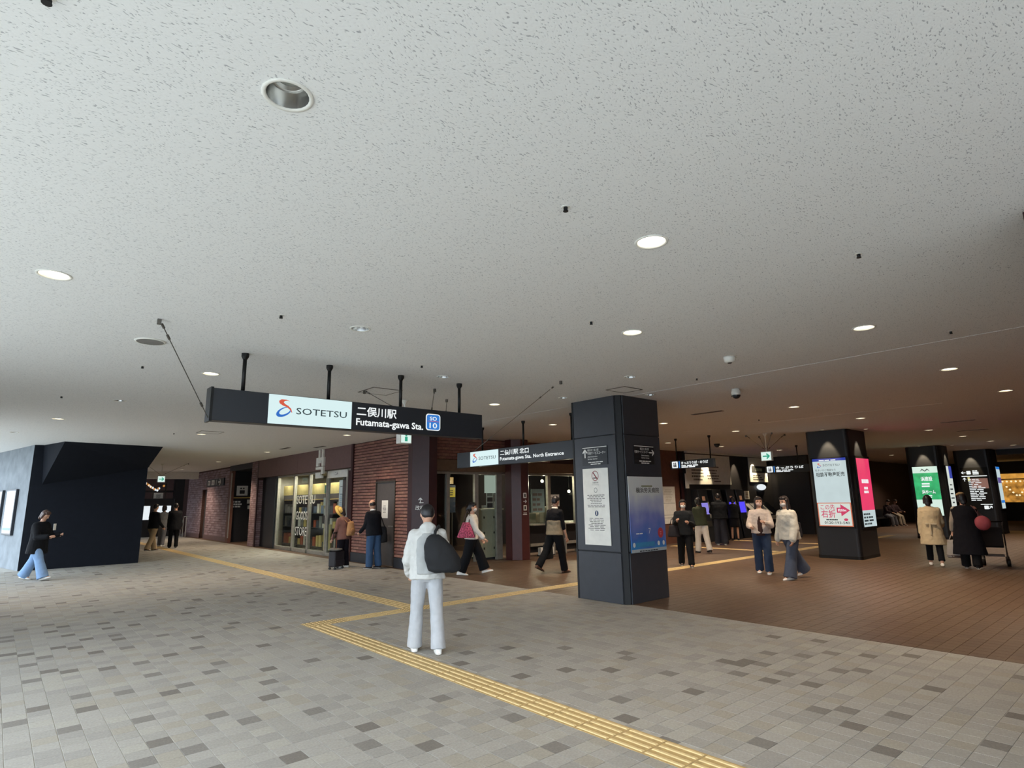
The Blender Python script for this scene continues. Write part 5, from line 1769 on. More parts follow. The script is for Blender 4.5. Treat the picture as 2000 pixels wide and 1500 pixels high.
def person(label, loc, facing, S, legL=(.05, .05), legR=(-.05, .05), lean=.03, armL=(.05, .12, .15, 0), armR=(.05, .12, .15, 0), head=(0, 0),
           hair='short', hairc='black', top=None, bottom=None, shoe='#e8e6e0', face=False, mask=None, voxel=.011, group='people in the concourse', seated=False, build=1.0, footL=None, footR=None, sole=None, spread=.008):
    th = math.atan2(-facing[0], facing[1])
    T = thing('person', label, 'person', (loc[0], loc[1], loc[2] if len(loc) > 2 else 0), th, group)
    V = Vector
    sx = V((1, 0, 0))
    hipC = V((0, 0, .525 * S))
    J = {}
    for side, (a, b2) in ((-1, legL), (1, legR)):
        hip = hipC + sx * side * .052 * S
        kn = hip + V((side * spread / .245, math.sin(a), -math.cos(a))) * .245 * S
        an = kn + V((side * spread * .7 / .238, math.sin(a - b2), -math.cos(a - b2))) * .238 * S
        fp = footL if side < 0 else footR
        if fp is None:
            fp = 0.0
            if a - b2 < -.35:
                fp = -(abs(a - b2) - .35) * 1.1
        J[side] = (hip, kn, an, fp)

    def sole_low(side):
        hip, kn, an, fp = J[side]
        fd = V((0, math.cos(fp), math.sin(fp)))
        fu = V((0, -math.sin(fp), math.cos(fp)))
        return min((an - fu * .045 * S - fd * .045 * S).z, (an - fu * .045 * S + fd * .105 * S).z)
    if not seated:
        dz = -min(sole_low(-1), sole_low(1))
    else:
        dz = -sole_low(1)
    sh = V((0, 0, dz))
    hipC = hipC + sh
    J = {s: (h + sh, k + sh, a + sh, f) for s, (h, k, a, f) in J.items()}
    tdir = V((0, math.sin(lean), math.cos(lean)))
    tfw = V((0, math.cos(lean), -math.sin(lean)))
    neck = hipC + tdir * .315 * S
    hl = lean + head[0] * .5
    hdir = V((0, math.sin(hl), math.cos(hl)))
    hc = neck + hdir * .105 * S
    R = Matrix.Rotation(head[1], 3, 'Z') @ Matrix.Rotation(-(lean * .5 + head[0]), 3, 'X')
    AR = {}
    for side, (sf, ab, ef, inw) in ((-1, armL), (1, armR)):
        s0 = hipC + tdir * .270 * S + sx * side * .098 * S * build
        d1 = V((side * math.sin(ab), math.sin(sf) * math.cos(ab), -math.cos(sf) * math.cos(ab)))
        el = s0 + d1 * .175 * S
        d2 = V((side * (math.sin(ab) * .6 - inw), math.sin(sf + ef), -math.cos(sf + ef))).normalized()
        wr = el + d2 * .145 * S
        AR[side] = (s0, el, wr, d2)
    w = build
    # --- body: one continuous skin
    mb = MB()
    fy = tfw

    def tring(f, rx, ry, fwd=0.0):
        return (hipC + tdir * f * S + tfw * fwd * S, sx * rx * S * w, fy * ry * S)
    loft(mb, [tring(-.05, .05, .045), tring(-.02, .092, .062), tring(.04, .094, .064), tring(.12, .078, .055), tring(.20, .09, .062), tring(.27, .10, .058), tring(.30, .075, .045), tring(.325, .035, .036)])
    limb(mb, [neck - tdir * .02 * S, hc - hdir * .02 * S], [.034 * S, .032 * S])
    for side in (-1, 1):
        hip, kn, an, fp = J[side]
        limb(mb, [hip, kn, an], [.05 * S, .034 * S, .023 * S])
        fd = V((0, math.cos(fp), math.sin(fp)))
        fu = V((0, -math.sin(fp), math.cos(fp)))
        limb(mb, [an - fu * .018 * S, an - fu * .026 * S + fd * .075 * S], [.022 * S, .017 * S])
        s0, el, wr, d2 = AR[side]
        limb(mb, [s0, el, wr], [.030 * S, .024 * S, .017 * S])
        pn = V((-side, .35, .1))
        add_hand(mb, wr, d2, pn, side, S, .55)
    mb.ell(hc, .046 * S, .055 * S, .066 * S, 18, 12, R=R)
    mb.ell(hc + R @ V((0, .016 * S, -.030 * S)), .034 * S, .036 * S, .038 * S, 14, 9, R=R)
    limb(mb, [hc + R @ V((0, .052 * S, .004 * S)), hc + R @ V((0, .061 * S, -.014 * S))], [.006 * S, .0085 * S], 8)
    for side in (-1, 1):
        mb.ell(hc + R @ V((side * .047 * S, -.004 * S, -.004 * S)), .007 * S, .012 * S, .019 * S, 8, 6, R=R)
    remesh(mb, 'body', SKIN, T, voxel * .72, 2, fac=.4)
    # --- hair
    mb = MB()
    H = lambda x, y, z: hc + R @ V((x * S, y * S, z * S))
    if hair == 'bald':
        mb.ell(H(0, -.022, -.002), .050 * S, .038 * S, .040 * S, 16, 10, R=R)
        for s in (-1, 1):
            mb.ell(H(s * .044, -.005, .0), .010 * S, .03 * S, .026 * S, 10, 7, R=R)
    else:
        mb.ell(H(0, -.012, .014), .0515 * S, .056 * S, .062 * S, 18, 12, R=R)
        mb.ell(H(0, .018, .042), .044 * S, .036 * S, .030 * S, 14, 9, R=R)
        if hair in ('bob', 'long', 'pony'):
            mb.ell(H(0, -.024, -.012), .050 * S, .040 * S, .052 * S, 14, 9, R=R)
        if hair == 'short':
            mb.ell(H(0, -.026, -.008), .046 * S, .033 * S, .040 * S, 14, 9, R=R)
        if hair in ('bob', 'long'):
            for s in (-1, 1):
                limb(mb, [H(s * .042, .002, .02), H(s * .046, -.002, -.045)], [.017 * S, .014 * S], 10, 1.3)
            limb(mb, [H(0, -.03, 0), H(0, -.038, -.055)], [.046 * S, .04 * S], 14, .6)
        if hair == 'long':
            base = H(0, -.034, -.04)
            dn = V((0, -.01, -.1)) * S
            loft(mb, [(base, sx * .052 * S, V((0, .03 * S, 0))), (base + dn * .6, sx * .056 * S, V((0, .026 * S, 0))), (base + dn * 1.5, sx * .05 * S, V((0, .02 * S, 0)))], 14)
            for s in (-1, 1):
                limb(mb, [H(s * .046, .0, -.03), H(s * .05, .012, -.03) + V((0, 0, -.1 * S))], [.017 * S, .013 * S], 10)
        if hair == 'pony':
            limb(mb, [H(0, -.06, .0), H(0, -.078, -.03), H(0, -.07, -.085)], [.018 * S, .02 * S, .008 * S], 10)
    remesh(mb, 'hair', HAIRC[hairc], T, voxel * .7, 3, fac=.4)
    # --- face
    if face:
        for s in (-1, 1):
            MB().ell(H(s * .018, .0505, .002), .0085 * S, .004 * S, .0045 * S, 10, 6, R=R).build('eye', M_INK, T, True, local=True)
            mbb = MB()
            limb(mbb, [H(s * .010, .0535, .015), H(s * .026, .0475, .016)], [.0022 * S, .0018 * S], 6)
            mbb.build('eyebrow', HAIRC[hairc], T, True, local=True)
        if not mask:
            mbb = MB()
            limb(mbb, [H(-.011, .0505, -.034), H(0, .0535, -.034), H(.011, .0505, -.034)], [.0025 * S, .0038 * S, .0025 * S], 8)
            mbb.build('mouth', mat('lips', '#a85f58', .5), T, True, local=True)
    if mask:
        mbb = MB()
        mbb.ell(H(0, .026, -.029), .0385 * S, .038 * S, .033 * S, 16, 10, R=R)
        for s in (-1, 1):
            limb(mbb, [H(s * .032, .036, -.012), H(s * .0485, -.002, .002)], [.002 * S, .002 * S], 6)
        mbb.build('face_mask', mat('mask_' + mask[1:], mask, .8), T, True, local=True)
    # --- bottom garment
    if bottom:
        c, kind = bottom['c'], bottom.get('kind', 'trousers')
        bk, rh, rk = bottom.get('bulk', 1.12), bottom.get('hem', .038), bottom.get('knee', .046)
        mb = MB()
        if kind == 'trousers':
            loft(mb, [tring(-.055, .06, .05), tring(-.02, .100 * bk / 1.1, .072 * bk / 1.1), tring(.04, .100 * bk / 1.1, .072 * bk / 1.1), tring(.09, .090, .066)])
            for side in (-1, 1):
                hip, kn, an, fp = J[side]
                dn = (an - kn).normalized()
                end = an + dn * bottom.get('drop', .015) * S
                x = sx
                y = dn.cross(x).normalized()
                d1 = (kn - hip).normalized()
                y1 = d1.cross(x).normalized()
                rt = .060 * bk
                loft(mb, [(hip + V((0, 0, .03 * S)), x * .05 * S, y1 * .05 * S), (hip - V((0, 0, .01 * S)), x * rt * S, y1 * rt * 1.08 * S), (hip.lerp(kn, .5), x * (rt * .55 + rk * .5) * S, y1 * (rt * .55 + rk * .5) * S),
                          (kn, x * rk * S, (y + y1) * .5 * rk * 1.05 * S), (kn.lerp(an, .55), x * (rk + rh) * .5 * S, y * (rk + rh) * .52 * S), (end, x * rh * S, y * rh * 1.12 * S)], 16)
        else:
            hz = bottom['len']
            cx = (J[-1][1] + J[1][1]) * .5
            loft(mb, [tring(.10, .082, .060), tring(.03, .102, .074), tring(-.04, .108, .082), (V((0, cx.y * .5, hipC.z - hz * S)), sx * bottom.get('flare', .12) * S, V((0, bottom.get('flare', .12) * .85 * S, 0)))], 20)
        remesh(mb, 'skirt' if kind != 'trousers' else 'trousers', cloth(bottom['n'], c), T, voxel, 4, fold=.012)
    # --- top garment
    if top:
        bt = top.get('bulk', 1.14)
        mb = MB()
        hem = top.get('hem', -.03)
        fl = top.get('flare', 1.0)
        rings = [tring(hem, .104 * bt * fl, .080 * bt * fl)]
        if hem < -.08:
            rings.append(tring(hem * .5, .104 * bt * (1 + fl) / 2, .080 * bt * (1 + fl) / 2))
        rings += [tring(.03, .100 * bt, .074 * bt), tring(.12, .094 * bt, .070 * bt), tring(.20, .100 * bt, .073 * bt), tring(.265, .106 * bt, .066 * bt), tring(.298, .078 * bt, .052 * bt), tring(.325, .044, .046)]
        loft(mb, rings, 20)
        sl = top.get('sleeve', 1.0)
        for side in (-1, 1):
            s0, el, wr, d2 = AR[side]
            rs_ = top.get('sr', .036)
            if sl > .5:
                e = el.lerp(wr, min(1.0, (sl - .5) * 2) * .97)
                limb(mb, [s0, el, e], [(.036 * bt) * S, rs_ * S, top.get('cuff', .029) * S])
            elif sl > 0:
                limb(mb, [s0, s0.lerp(el, sl * 2)], [.040 * bt * S, rs_ * 1.05 * S])
        if top.get('hood'):
            mb.ell(neck + tdir * .005 * S - tfw * .045 * S, .062 * S, .034 * S, .040 * S, 14, 9)
        o = remesh(mb, top.get('kind', 'jacket'), cloth(top['n'], top['c']), T, voxel, 4, fold=top.get('fold', .016))
        if top.get('collar'):
            mb = MB()
            loft(mb, [(neck - tdir * .012 * S, sx * .046 * S, fy * .046 * S), (neck + tdir * .03 * S, sx * .040 * S, fy * .041 * S)], 16)
            mb.build('collar', cloth('collar' + top['collar'][1:], top['collar']), T, True, local=True)
        if top.get('inner'):       # open front: the top worn underneath shows
            mb = MB()
            loft(mb, [tring(hem - .03, .060, .03, .058 * bt), tring(.06, .045, .03, .052 * bt), tring(.16, .036, .03, .054 * bt), tring(.25, .030, .026, .048 * bt), tring(.30, .022, .02, .034 * bt)], 14)
            remesh(mb, 'inner_top', cloth('inner' + top['inner'][1:], top['inner']), T, voxel, 3)
        if top.get('split'):       # a second colour on the lower back and front
            mb = MB()
            loft(mb, [tring(hem - .004, .107 * bt, .083 * bt), tring(.03, .103 * bt, .077 * bt), tring(.12, .0975 * bt, .0735 * bt), tring(.165, .100 * bt, .074 * bt)], 20)
            remesh(mb, 'lower_panel', cloth('panel' + top['split'][1:], top['split']), T, voxel, 3, fold=top.get('fold', .016))
    # --- shoes
    for side in (-1, 1):
        hip, kn, an, fp = J[side]
        fd = V((0, math.cos(fp), math.sin(fp)))
        fu = V((0, -math.sin(fp), math.cos(fp)))
        base = an - fu * .045 * S
        mb = MB()
        rings = []
        for y, hw, h in ((-.050, .010, .020), (-.044, .021, .040), (-.02, .024, .050), (.015, .024, .046), (.05, .027, .032), (.085, .026, .024), (.105, .018, .018), (.114, .006, .010)):
            cpt = base + fd * y * S + fu * h * .5 * S
            rings.append((cpt, sx * hw * S, fu * h * .5 * S))
        loft(mb, rings, 12)
        sh_ = mb.build('shoe', mat('shoe_' + shoe[1:], shoe, .6), T, True, local=True)
        sc_ = sole or '#e2ded6'
        mb = MB()
        rings = []
        for y, hw in ((-.052, .010), (-.044, .022), (-.01, .0245), (.05, .0275), (.088, .0265), (.108, .018), (.116, .007)):
            rings.append((base + fd * y * S + fu * .005 * S, sx * hw * S, fu * .0055 * S))
        loft(mb, rings, 12)
        mb.build('sole', mat('sole_' + sc_[1:], sc_, .7), sh_, True, local=True)
    return T, dict(hipC=hipC, neck=neck, hc=hc, arms=AR, legs=J, R=R, th=th, S=S, tdir=tdir, tfw=tfw)


def at(T, p):
    """Local point of a person to world."""
    return Matrix.Translation(T.location) @ Matrix.Rotation(T.rotation_euler.z, 4, 'Z') @ Vector(p)


def held(name, label, cat, T, p, group=None):
    q = at(T, p)
    return thing(name, label, cat, q, T.rotation_euler.z, group)


def bag_mesh(mb, w, d, h, taper=.8, slump=0.0):
    V = Vector
    loft(mb, [(V((0, 0, 0)), V((w * .46, 0, 0)), V((0, d * .42, 0))), (V((0, 0, h * .08)), V((w * .5, 0, 0)), V((0, d * .5, 0))), (V((0, 0, h * .5)), V((w * .5 * (1 + taper) / 2, 0, 0)), V((0, d * .5, 0))),
              (V((slump, 0, h * .92)), V((w * .5 * taper, 0, 0)), V((0, d * .34, 0))), (V((slump, 0, h)), V((w * .46 * taper, 0, 0)), V((0, d * .2, 0)))], 18)


RIGHT = (.754, -.657)


def away(x, y, turn=0.0):
    a = math.atan2(x, y) + turn
    return (math.sin(a), math.cos(a))


# 1 man in white with black bag
T, J = person('person in white jacket and pale trousers, back turned, black bag on shoulder', (3.83, 5.93), away(3.83, 5.93, -.05), 1.59,
              legL=(.16, .08), legR=(-.10, .10), lean=.07, armL=(.12, .22, .55, .25), armR=(.35, .30, 1.55, .45), head=(.45, .15), hair='short', hairc='black',
              top=dict(n='white_shirt', c='#c8c7c2', bulk=1.22, hem=-.035, sr=.046, cuff=.034, hood=True, fold=.034, kind='jacket', collar='#e8e6e2'),
              bottom=dict(n='pale_trousers', c='#b4b6b9', bulk=.98, knee=.045, hem=.053, drop=.018), shoe='#e4e2dc', voxel=.009, spread=.016)
man = T
mb = MB()
hq, td, tf = J['hipC'], J['tdir'], J['tfw']
loft(mb, [(hq + td * .0 - tf * .125, Vector((.12, 0, 0)), tf * .04), (hq + td * .2 - tf * .118, Vector((.13, 0, 0)), tf * .045), (hq + td * .36 - tf * .112, Vector((.13, 0, 0)), tf * .045), (hq + td * .45 - tf * .085, Vector((.08, 0, 0)), tf * .035)], 16)
remesh(mb, 'back_panel', cloth('grey_panel', '#a9aaa8'), T, .010, 4, fold=.018)
o = held('shoulder_bag', 'big black shoulder bag on the back of the person in white', 'bag', T, (.13, -.20, .86))
mb = MB()
V = Vector
loft(mb, [(V((.06, 0, 0)), V((.13, 0, 0)), V((0, .07, 0))), (V((.055, 0, .03)), V((.185, 0, 0)), V((0, .10, 0))), (V((.03, 0, .16)), V((.205, 0, 0)), V((0, .11, 0))), (V((-.02, 0, .29)), V((.16, 0, 0)), V((0, .09, 0))),
          (V((-.05, .01, .38)), V((.10, 0, 0)), V((0, .06, 0))), (V((-.06, .02, .42)), V((.05, 0, 0)), V((0, .03, 0)))], 20)
remesh(mb, 'bag_body', mat('bag_black', '#101114', .8, var=.1, bump=.2), o, .014, 8, fold=.02)
V = Vector
mb = MB()
mb.tube([V((-.06, .0, .38)), V((-.05, .03, .45)), V((-.01, .11, .50)), V((.0, .22, .50)), V((.02, .30, .40)), V((.04, .32, .28))], .018, 8)
mb.build('strap', mat('strap_black', '#0d0d0f', .8), o, True, local=True)
o = held('phone', 'phone held by the person in white', 'phone', T, (.17, .36, 1.10))
MB().box(-.037, .037, -.005, .005, 0, .15).build('case', M_BLACKSAT, o, local=True, bevel=.004)
MB().box(-.033, .033, -.0075, -.005, .006, .144).build('display', M_INK, o, local=True)

# 2 woman at the left wall
T, J = person('woman in black jacket and blue wide jeans walking past the black wall', (.88, 17.95), RIGHT, 1.60,
              legL=(-.36, .16), legR=(.40, .04), lean=.06, armL=(.35, .15, 1.35, .25), armR=(.30, .15, 1.3, .2), head=(.5, 0), hair='bob', hairc='brown',
              top=dict(n='black_jacket', c='#15161a', bulk=1.36, hem=-.13, flare=1.08, sr=.046, cuff=.038), bottom=dict(n='blue_jeans', c='#7f9dc2', knee=.056, hem=.068, drop=.02), shoe='#e8e6e2', footR=.25)
o = held('phone', 'phone held by the woman at the black wall', 'phone', T, (.08, .40, 1.12))
MB().box(-.037, .037, -.005, .005, 0, .15).build('case', M_PAPER, o, local=True, bevel=.004)
MB().box(-.033, .033, -.0075, -.005, .006, .144).build('display', M_INK, o, local=True)

# 3, 4 walkers in the far passage
person('man in black jacket and beige trousers walking in the far passage', (4.55, 25.6), (.85, .52), 1.70, legL=(.30, .08), legR=(-.25, .22), hair='short', head=(.2, 0), armR=(.2, .12, .5, 0),
       top=dict(n='black_jacket', c='#15161a', bulk=1.25, hem=-.04), bottom=dict(n='beige_trousers', c='#a08a6c', knee=.05, hem=.048), shoe='#3b2f27', voxel=.017)
person('person in long black coat seen from behind in the far passage', (5.45, 26.6), away(5.45, 26.6), 1.70, legL=(.1, .1), legR=(-.1, .12), hair='short',
       top=dict(n='black_jacket', c='#15161a', bulk=1.35, hem=-.12, flare=1.05), bottom=dict(n='black_trousers', c='#101114', knee=.045, hem=.042), shoe='#17171a', voxel=.017)
person('person in grey patterned jacket beside the long black coat in the far passage', (5.35, 28.2), (.6, .8), 1.62, legL=(.12, .1), legR=(-.12, .12), hair='bob', hairc='dark',
       top=dict(n='grey_jacket', c='#7d7f82', bulk=1.25, hem=-.06), bottom=dict(n='grey_trousers', c='#6a6b70', knee=.045, hem=.045), shoe='#e0ded8', voxel=.018)

# 5 traveller with hat, backpack and suitcase
T, J = person('traveller in striped shirt before the shop door, straw hat and suitcase', (6.95, 14.75), (-.45, .89), 1.50, legL=(.06, .05), legR=(-.05, .06), lean=.10, armL=(.15, .2, .25, 0), armR=(.1, .12, .3, 0), head=(.25, .1), hair='bob', hairc='dark',
              top=dict(n='striped_shirt', c='#7c5a52', bulk=1.28, hem=-.06), bottom=dict(n='dark_trousers', c='#17131b', knee=.05, hem=.042), shoe='#e8e6e2', voxel=.014)
hc = J['hc']
o = held('straw_hat', 'straw hat tilted on the head of the traveller', 'hat', T, tuple(hc + Vector((-.03, .02, .02))))
o.rotation_euler = (.9, -.5, T.rotation_euler.z + .4)
MB().lathe([(.0, .085), (.05, .082), (.085, .06), (.095, .0), (.17, -.015), (.172, -.02), (.095, -.008), (.0, -.008)], (0, 0, 0), 24).build('crown_and_brim', mat('straw', '#d9b967', .8, var=.1, bump=.3, bscale=200), o, True, local=True)
MB().lathe([(.094, .003), (.092, .028), (.096, .028), (.098, .003)], (0, 0, 0), 24, caps=False).build('hat_band', mat('straw_dark', '#b88f45', .8), o, True, local=True)
o = held('backpack', 'small tan backpack on the back of the traveller', 'backpack', T, (.03, -.20, .80))
mb = MB()
bag_mesh(mb, .28, .16, .36, .75)
remesh(mb, 'bag_body', mat('tan_pack', '#b98a5c', .8, bump=.2), o, .013, 4)
MB().ell((0, -.075, .12), .09, .03, .08, 12, 8).build('front_pocket', mat('tan_pack2', '#a97a50', .8), o, True, local=True)
for s in (-1, 1):
    MB().tube([V((s * .08, .04, .33)), V((s * .09, .12, .40)), V((s * .10, .22, .36))], .012, 6).build('strap', mat('tan_pack2', '#a97a50', .8), o, True, local=True)
o = held('suitcase', 'small black wheeled suitcase beside the traveller', 'suitcase', T, (-.30, -.05, 0))
MB().box(-.18, .18, -.11, .11, .06, .44).build('shell', mat('suitcase_black', '#17131a', .6), o, local=True, bevel=.03)
MB().box(-.17, .17, -.12, -.11, .09, .22).build('front_pocket', mat('suitcase_pocket', '#211c26', .7), o, local=True, bevel=.01)
for s in (-1, 1):
    MB().tube([V((s * .05, .08, .42)), V((s * .05, .08, .88))], .008, 6).build('pull_bar', M_BLACKMET, o, local=True)
MB().box(-.07, .07, .06, .10, .87, .90).build('pull_grip', M_BLACKMET, o, local=True, bevel=.008)
for a in (-.15, .15):
    for b2 in (-.08, .08):
        MB().tube([V((a - .012, b2, .03)), V((a + .012, b2, .03))], .03, 10).build('wheel', M_BLACKMET, o, local=True)
o = held('folded_jacket', 'folded grey jacket lying on the suitcase', 'jacket', T, (-.32, -.05, .441))
mb = MB()
mb.ell((0, 0, .035), .20, .13, .035, 14, 8)
mb.ell((-.1, .03, .05), .11, .10, .04, 12, 8)
remesh(mb, 'cloth', cloth('grey_bundle', '#6f6d68'), o, .014, 3, fold=.02)

# 6 man at the service door
T, J = person('man in dark navy jacket and blue jeans standing at the service door', (7.40, 13.95), (-.25, .97), 1.68, legL=(.06, .06), legR=(-.06, .06), lean=.10, armL=(.2, .12, .7, .1), armR=(.0, .14, .2, 0), head=(.2, .25), hair='bald', hairc='dark',
              top=dict(n='navy_jacket', c='#17191f', bulk=1.34, hem=-.05, collar='#e6e6e4'), bottom=dict(n='mid_jeans', c='#3f5878', knee=.054, hem=.05), shoe='#1c1b20', voxel=.014)
o = held('shoulder_bag', 'large black bag hanging at the right side of the man in navy', 'bag', T, (.27, -.02, .62))
mb = MB()
bag_mesh(mb, .24, .30, .40, .85)
remesh(mb, 'bag_body', mat('bag_black', '#101114', .8), o, .016, 3, fold=.012)
MB().tube([V((0, -.08, .38)), V((-.12, -.05, .68)), V((-.16, .02, .74)), V((-.1, .08, .5)), V((0, .08, .38))], .014, 6).build('strap', mat('strap_black', '#0d0d0f', .8), o, True, local=True)

# 7 woman with pink bag
T, J = person('woman in white blouse and black wide trousers walking, pink bag, white mask', (8.32, 11.05), RIGHT, 1.60, legL=(.44, .10), legR=(-.22, .20), lean=.04, armL=(.25, .12, .3, 0), armR=(.40, .16, .35, .0), head=(.05, 0), hair='pony', hairc='black', mask='#dcdad4', face=True,
              top=dict(n='cream_blouse', c='#dcd6cc', bulk=1.26, hem=-.02, sr=.042, cuff=.034, fold=.02), bottom=dict(n='black_trousers', c='#101114', knee=.066, hem=.070, drop=0.0, bulk=1.2), shoe='#e8e4de', footL=.22)
o = held('shoulder_bag', 'pink patterned shoulder bag of the walking woman', 'bag', T, (.22, -.10, .82))
o.rotation_euler = (0, 0, T.rotation_euler.z + math.pi / 2)
mb = MB()
bag_mesh(mb, .42, .16, .34, .42)
PB = mat('pink_pattern', '#b04a63', .8, var=.55, scale=38)
remesh(mb, 'bag_body', PB, o, .013, 3, fold=.01)
MB().tube([V((-.06, 0, .32)), V((-.02, .06, .52)), V((.02, .10, .60)), V((.08, .06, .5)), V((.06, 0, .32))], .012, 6).build('strap', mat('strap_brown', '#4a3a36', .8), o, True, local=True)

# 8 man in two-tone shirt
T, J = person('man in black and beige two-tone shirt striding behind the pillar, black bag', (9.80, 9.85), (.96, .05), 1.70, legL=(-.42, .28), legR=(.25, .06), lean=.06, armL=(-.1, .14, .15, 0), armR=(.12, .14, .2, 0), head=(.3, 0), hair='short', hairc='black',
              top=dict(n='black_shirt', c='#131317', bulk=1.24, hem=-.02, sleeve=.62, split='#94866f', collar='#d9d5cd'), bottom=dict(n='black_trousers', c='#101114', knee=.05, hem=.046), shoe='#5b3a2a', sole='#3a2a20')
aL = J['arms'][-1]
o = held('hand_bag', 'black flat bag carried low by the man in the two-tone shirt', 'bag', T, tuple(aL[2] + aL[3] * .09 + Vector((0, 0, -.42))))
o.rotation_euler = (0, 0, T.rotation_euler.z + math.pi / 2)
mb = MB()
bag_mesh(mb, .36, .10, .34, .9)
remesh(mb, 'bag_body', mat('bag_black', '#101114', .8), o, .014, 3)
MB().tube([V((-.09, 0, .32)), V((-.06, 0, .41)), V((.06, 0, .41)), V((.09, 0, .32))], .009, 6).build('handle', mat('strap_black', '#0d0d0f', .8), o, True, local=True)

# 9 masked woman in black
T, J = person('woman in black with white mask walking towards the viewer, arms folded', (12.75, 8.35), (-.80, -.60), 1.57, legL=(.22, .06), legR=(-.18, .12), lean=.02, armL=(.35, .18, 1.5, .65), armR=(.30, .25, 1.7, .30), head=(.1, .1), hair='bob', hairc='black', mask='#e6e4e0', face=True,
              top=dict(n='charcoal_blouse', c='#1d2023', bulk=1.34, hem=-.05, sr=.045), bottom=dict(n='black_trousers', c='#101114', knee=.055, hem=.047), shoe='#1a191b', voxel=.014)
o = held('tote_bag', 'black tote bag hanging from the arm of the masked woman', 'bag', T, (.26, .16, .70))
mb = MB()
bag_mesh(mb, .30, .12, .28, .7)
remesh(mb, 'bag_body', mat('bag_plum', '#15121a', .8), o, .014, 3)
MB().tube([V((-.08, 0, .26)), V((-.06, 0, .42)), V((.04, 0, .42)), V((.08, 0, .26))], .009, 6).build('handle', mat('strap_black', '#0d0d0f', .8), o, True, local=True)

# 10, 11, 12 at the ticket machines
person('person in olive top and white trousers leaning forward near the ticket machines', (16.1, 9.95), (.55, .83), 1.60, legL=(.16, .10), legR=(-.22, .16), lean=.16, armR=(.2, .2, .5, 0), head=(.2, 0), hair='bob', hairc='black',
       top=dict(n='olive_top', c='#3f4434', bulk=1.22, hem=-.04), bottom=dict(n='white_trousers', c='#d8d0c4', knee=.054, hem=.052), shoe='#17171a', sole='#1c1b1e', voxel=.016)
person('person in black hooded top and dark jeans at the ticket machines', (19.0, 11.0), away(19, 11, -.15), 1.72, legL=(.06, .05), legR=(-.06, .06), lean=.12, armL=(.5, .2, 1.2, .2), armR=(.5, .25, .9, .1), head=(.3, 0), hair='short', hairc='black', build=1.1,
       top=dict(n='black_hoodie', c='#14161a', bulk=1.40, hem=-.03, hood=True, sr=.048), bottom=dict(n='dark_jeans', c='#34363f', knee=.066, hem=.064, bulk=1.2), shoe='#d9d6d0', voxel=.017)
person('woman in black top and skirt with bare calves at the violet ticket screen', (21.3, 11.75), away(21.3, 11.75), 1.58, legL=(.03, .03), legR=(-.03, .04), lean=.06, armL=(.4, .2, 1.0, .1), armR=(.4, .2, 1.0, .1), head=(.2, 0), hair='bob', hairc='black',
       top=dict(n='black_hoodie', c='#14161a', bulk=1.22, hem=-.02), bottom=dict(n='black_skirt', c='#121217', kind='skirt', len=.22, flare=.115), shoe='#17171a', sole='#17171a', voxel=.018)

# 13, 14 couple
T, J = person('young woman in pale pink jacket over brown top and jeans, mask, arms crossed', (12.70, 6.40), (-.93, -.36), 1.60, legL=(.10, .08), legR=(-.08, .10), lean=.0, armL=(.35, .22, 1.5, .55), armR=(.25, .22, 1.2, .35), head=(.05, .35), hair='long', hairc='dark', mask='#d9b9ac', face=True,
              top=dict(n='pink_jacket', c='#c9bbb0', inner='#3a2826', bulk=1.26, hem=.0, sr=.048, fold=.022), bottom=dict(n='indigo_jeans', c='#2f3c52', knee=.054, hem=.056), shoe='#e6e4e0')
T, J = person('young woman in white sweater and wide grey blue jeans walking left, long dark hair', (12.30, 5.60), (-.78, .30), 1.63, legL=(.28, .05), legR=(-.42, .18), lean=.08, armL=(.1, .15, .3, 0), armR=(-.05, .2, .3, 0), head=(.1, .1), hair='long', hairc='dark', mask='#cfc8c4', face=True,
              top=dict(n='white_sweater', c='#c9c4b6', bulk=1.36, hem=-.04, sr=.058, cuff=.044, fold=.02), bottom=dict(n='greyblue_jeans', c='#4a5160', knee=.060, hem=.074, drop=.02), shoe='#e6e4e0')
o = held('shoulder_bag', 'dark plum shoulder bag behind the woman in the white sweater', 'bag', T, (.02, -.22, .80))
mb = MB()
bag_mesh(mb, .26, .12, .30, .8)
remesh(mb, 'bag_body', mat('bag_plum', '#15121a', .8), o, .014, 3)
MB().tube([V((.05, 0, .29)), V((.10, .06, .50)), V((.11, .14, .56)), V((.10, .26, .5))], .010, 6).build('strap', mat('strap_black', '#0d0d0f', .8), o, True, local=True)

# 15 woman in cream coat
T, J = person('woman in long cream coat and black trousers walking away, short black hair', (16.45, 4.20), away(16.45, 4.2), 1.58, legL=(.22, .06), legR=(-.20, .14), lean=.04, armL=(.0, .14, .1, 0), armR=(.2, .18, 1.0, .1), head=(.05, 0), hair='bob', hairc='black',
              top=dict(n='cream_coat', c='#cbb793', bulk=1.28, hem=-.22, flare=1.22, sr=.042, cuff=.036, kind='coat', fold=.02), bottom=dict(n='black_trousers', c='#101114', knee=.045, hem=.040, drop=-.03), shoe='#e2ddd4', sole='#8a7358')
aL = J['arms'][-1]
o = held('paper_bag', 'brown flat bag in the left hand of the woman in the cream coat', 'bag', T, tuple(aL[2] + aL[3] * .06 + Vector((0, 0, -.20))))
MB().box(-.015, .06, -.05, .05, 0, .17).build('bag_body', mat('brown_leather', '#5a3d22', .6), o, local=True, bevel=.01)
MB().tube([V((.02, -.03, .16)), V((.02, 0, .20)), V((.02, .03, .16))], .006, 6).build('handle', mat('brown_leather', '#5a3d22', .6), o, True, local=True)
q = J['hipC']
bl_ = MB().box(-.115, .115, -.185, -.150, q.z + .112, q.z + .148).build('belt', cloth('cream_coat2', '#d2bf9c'), T, local=True, bevel=.006)
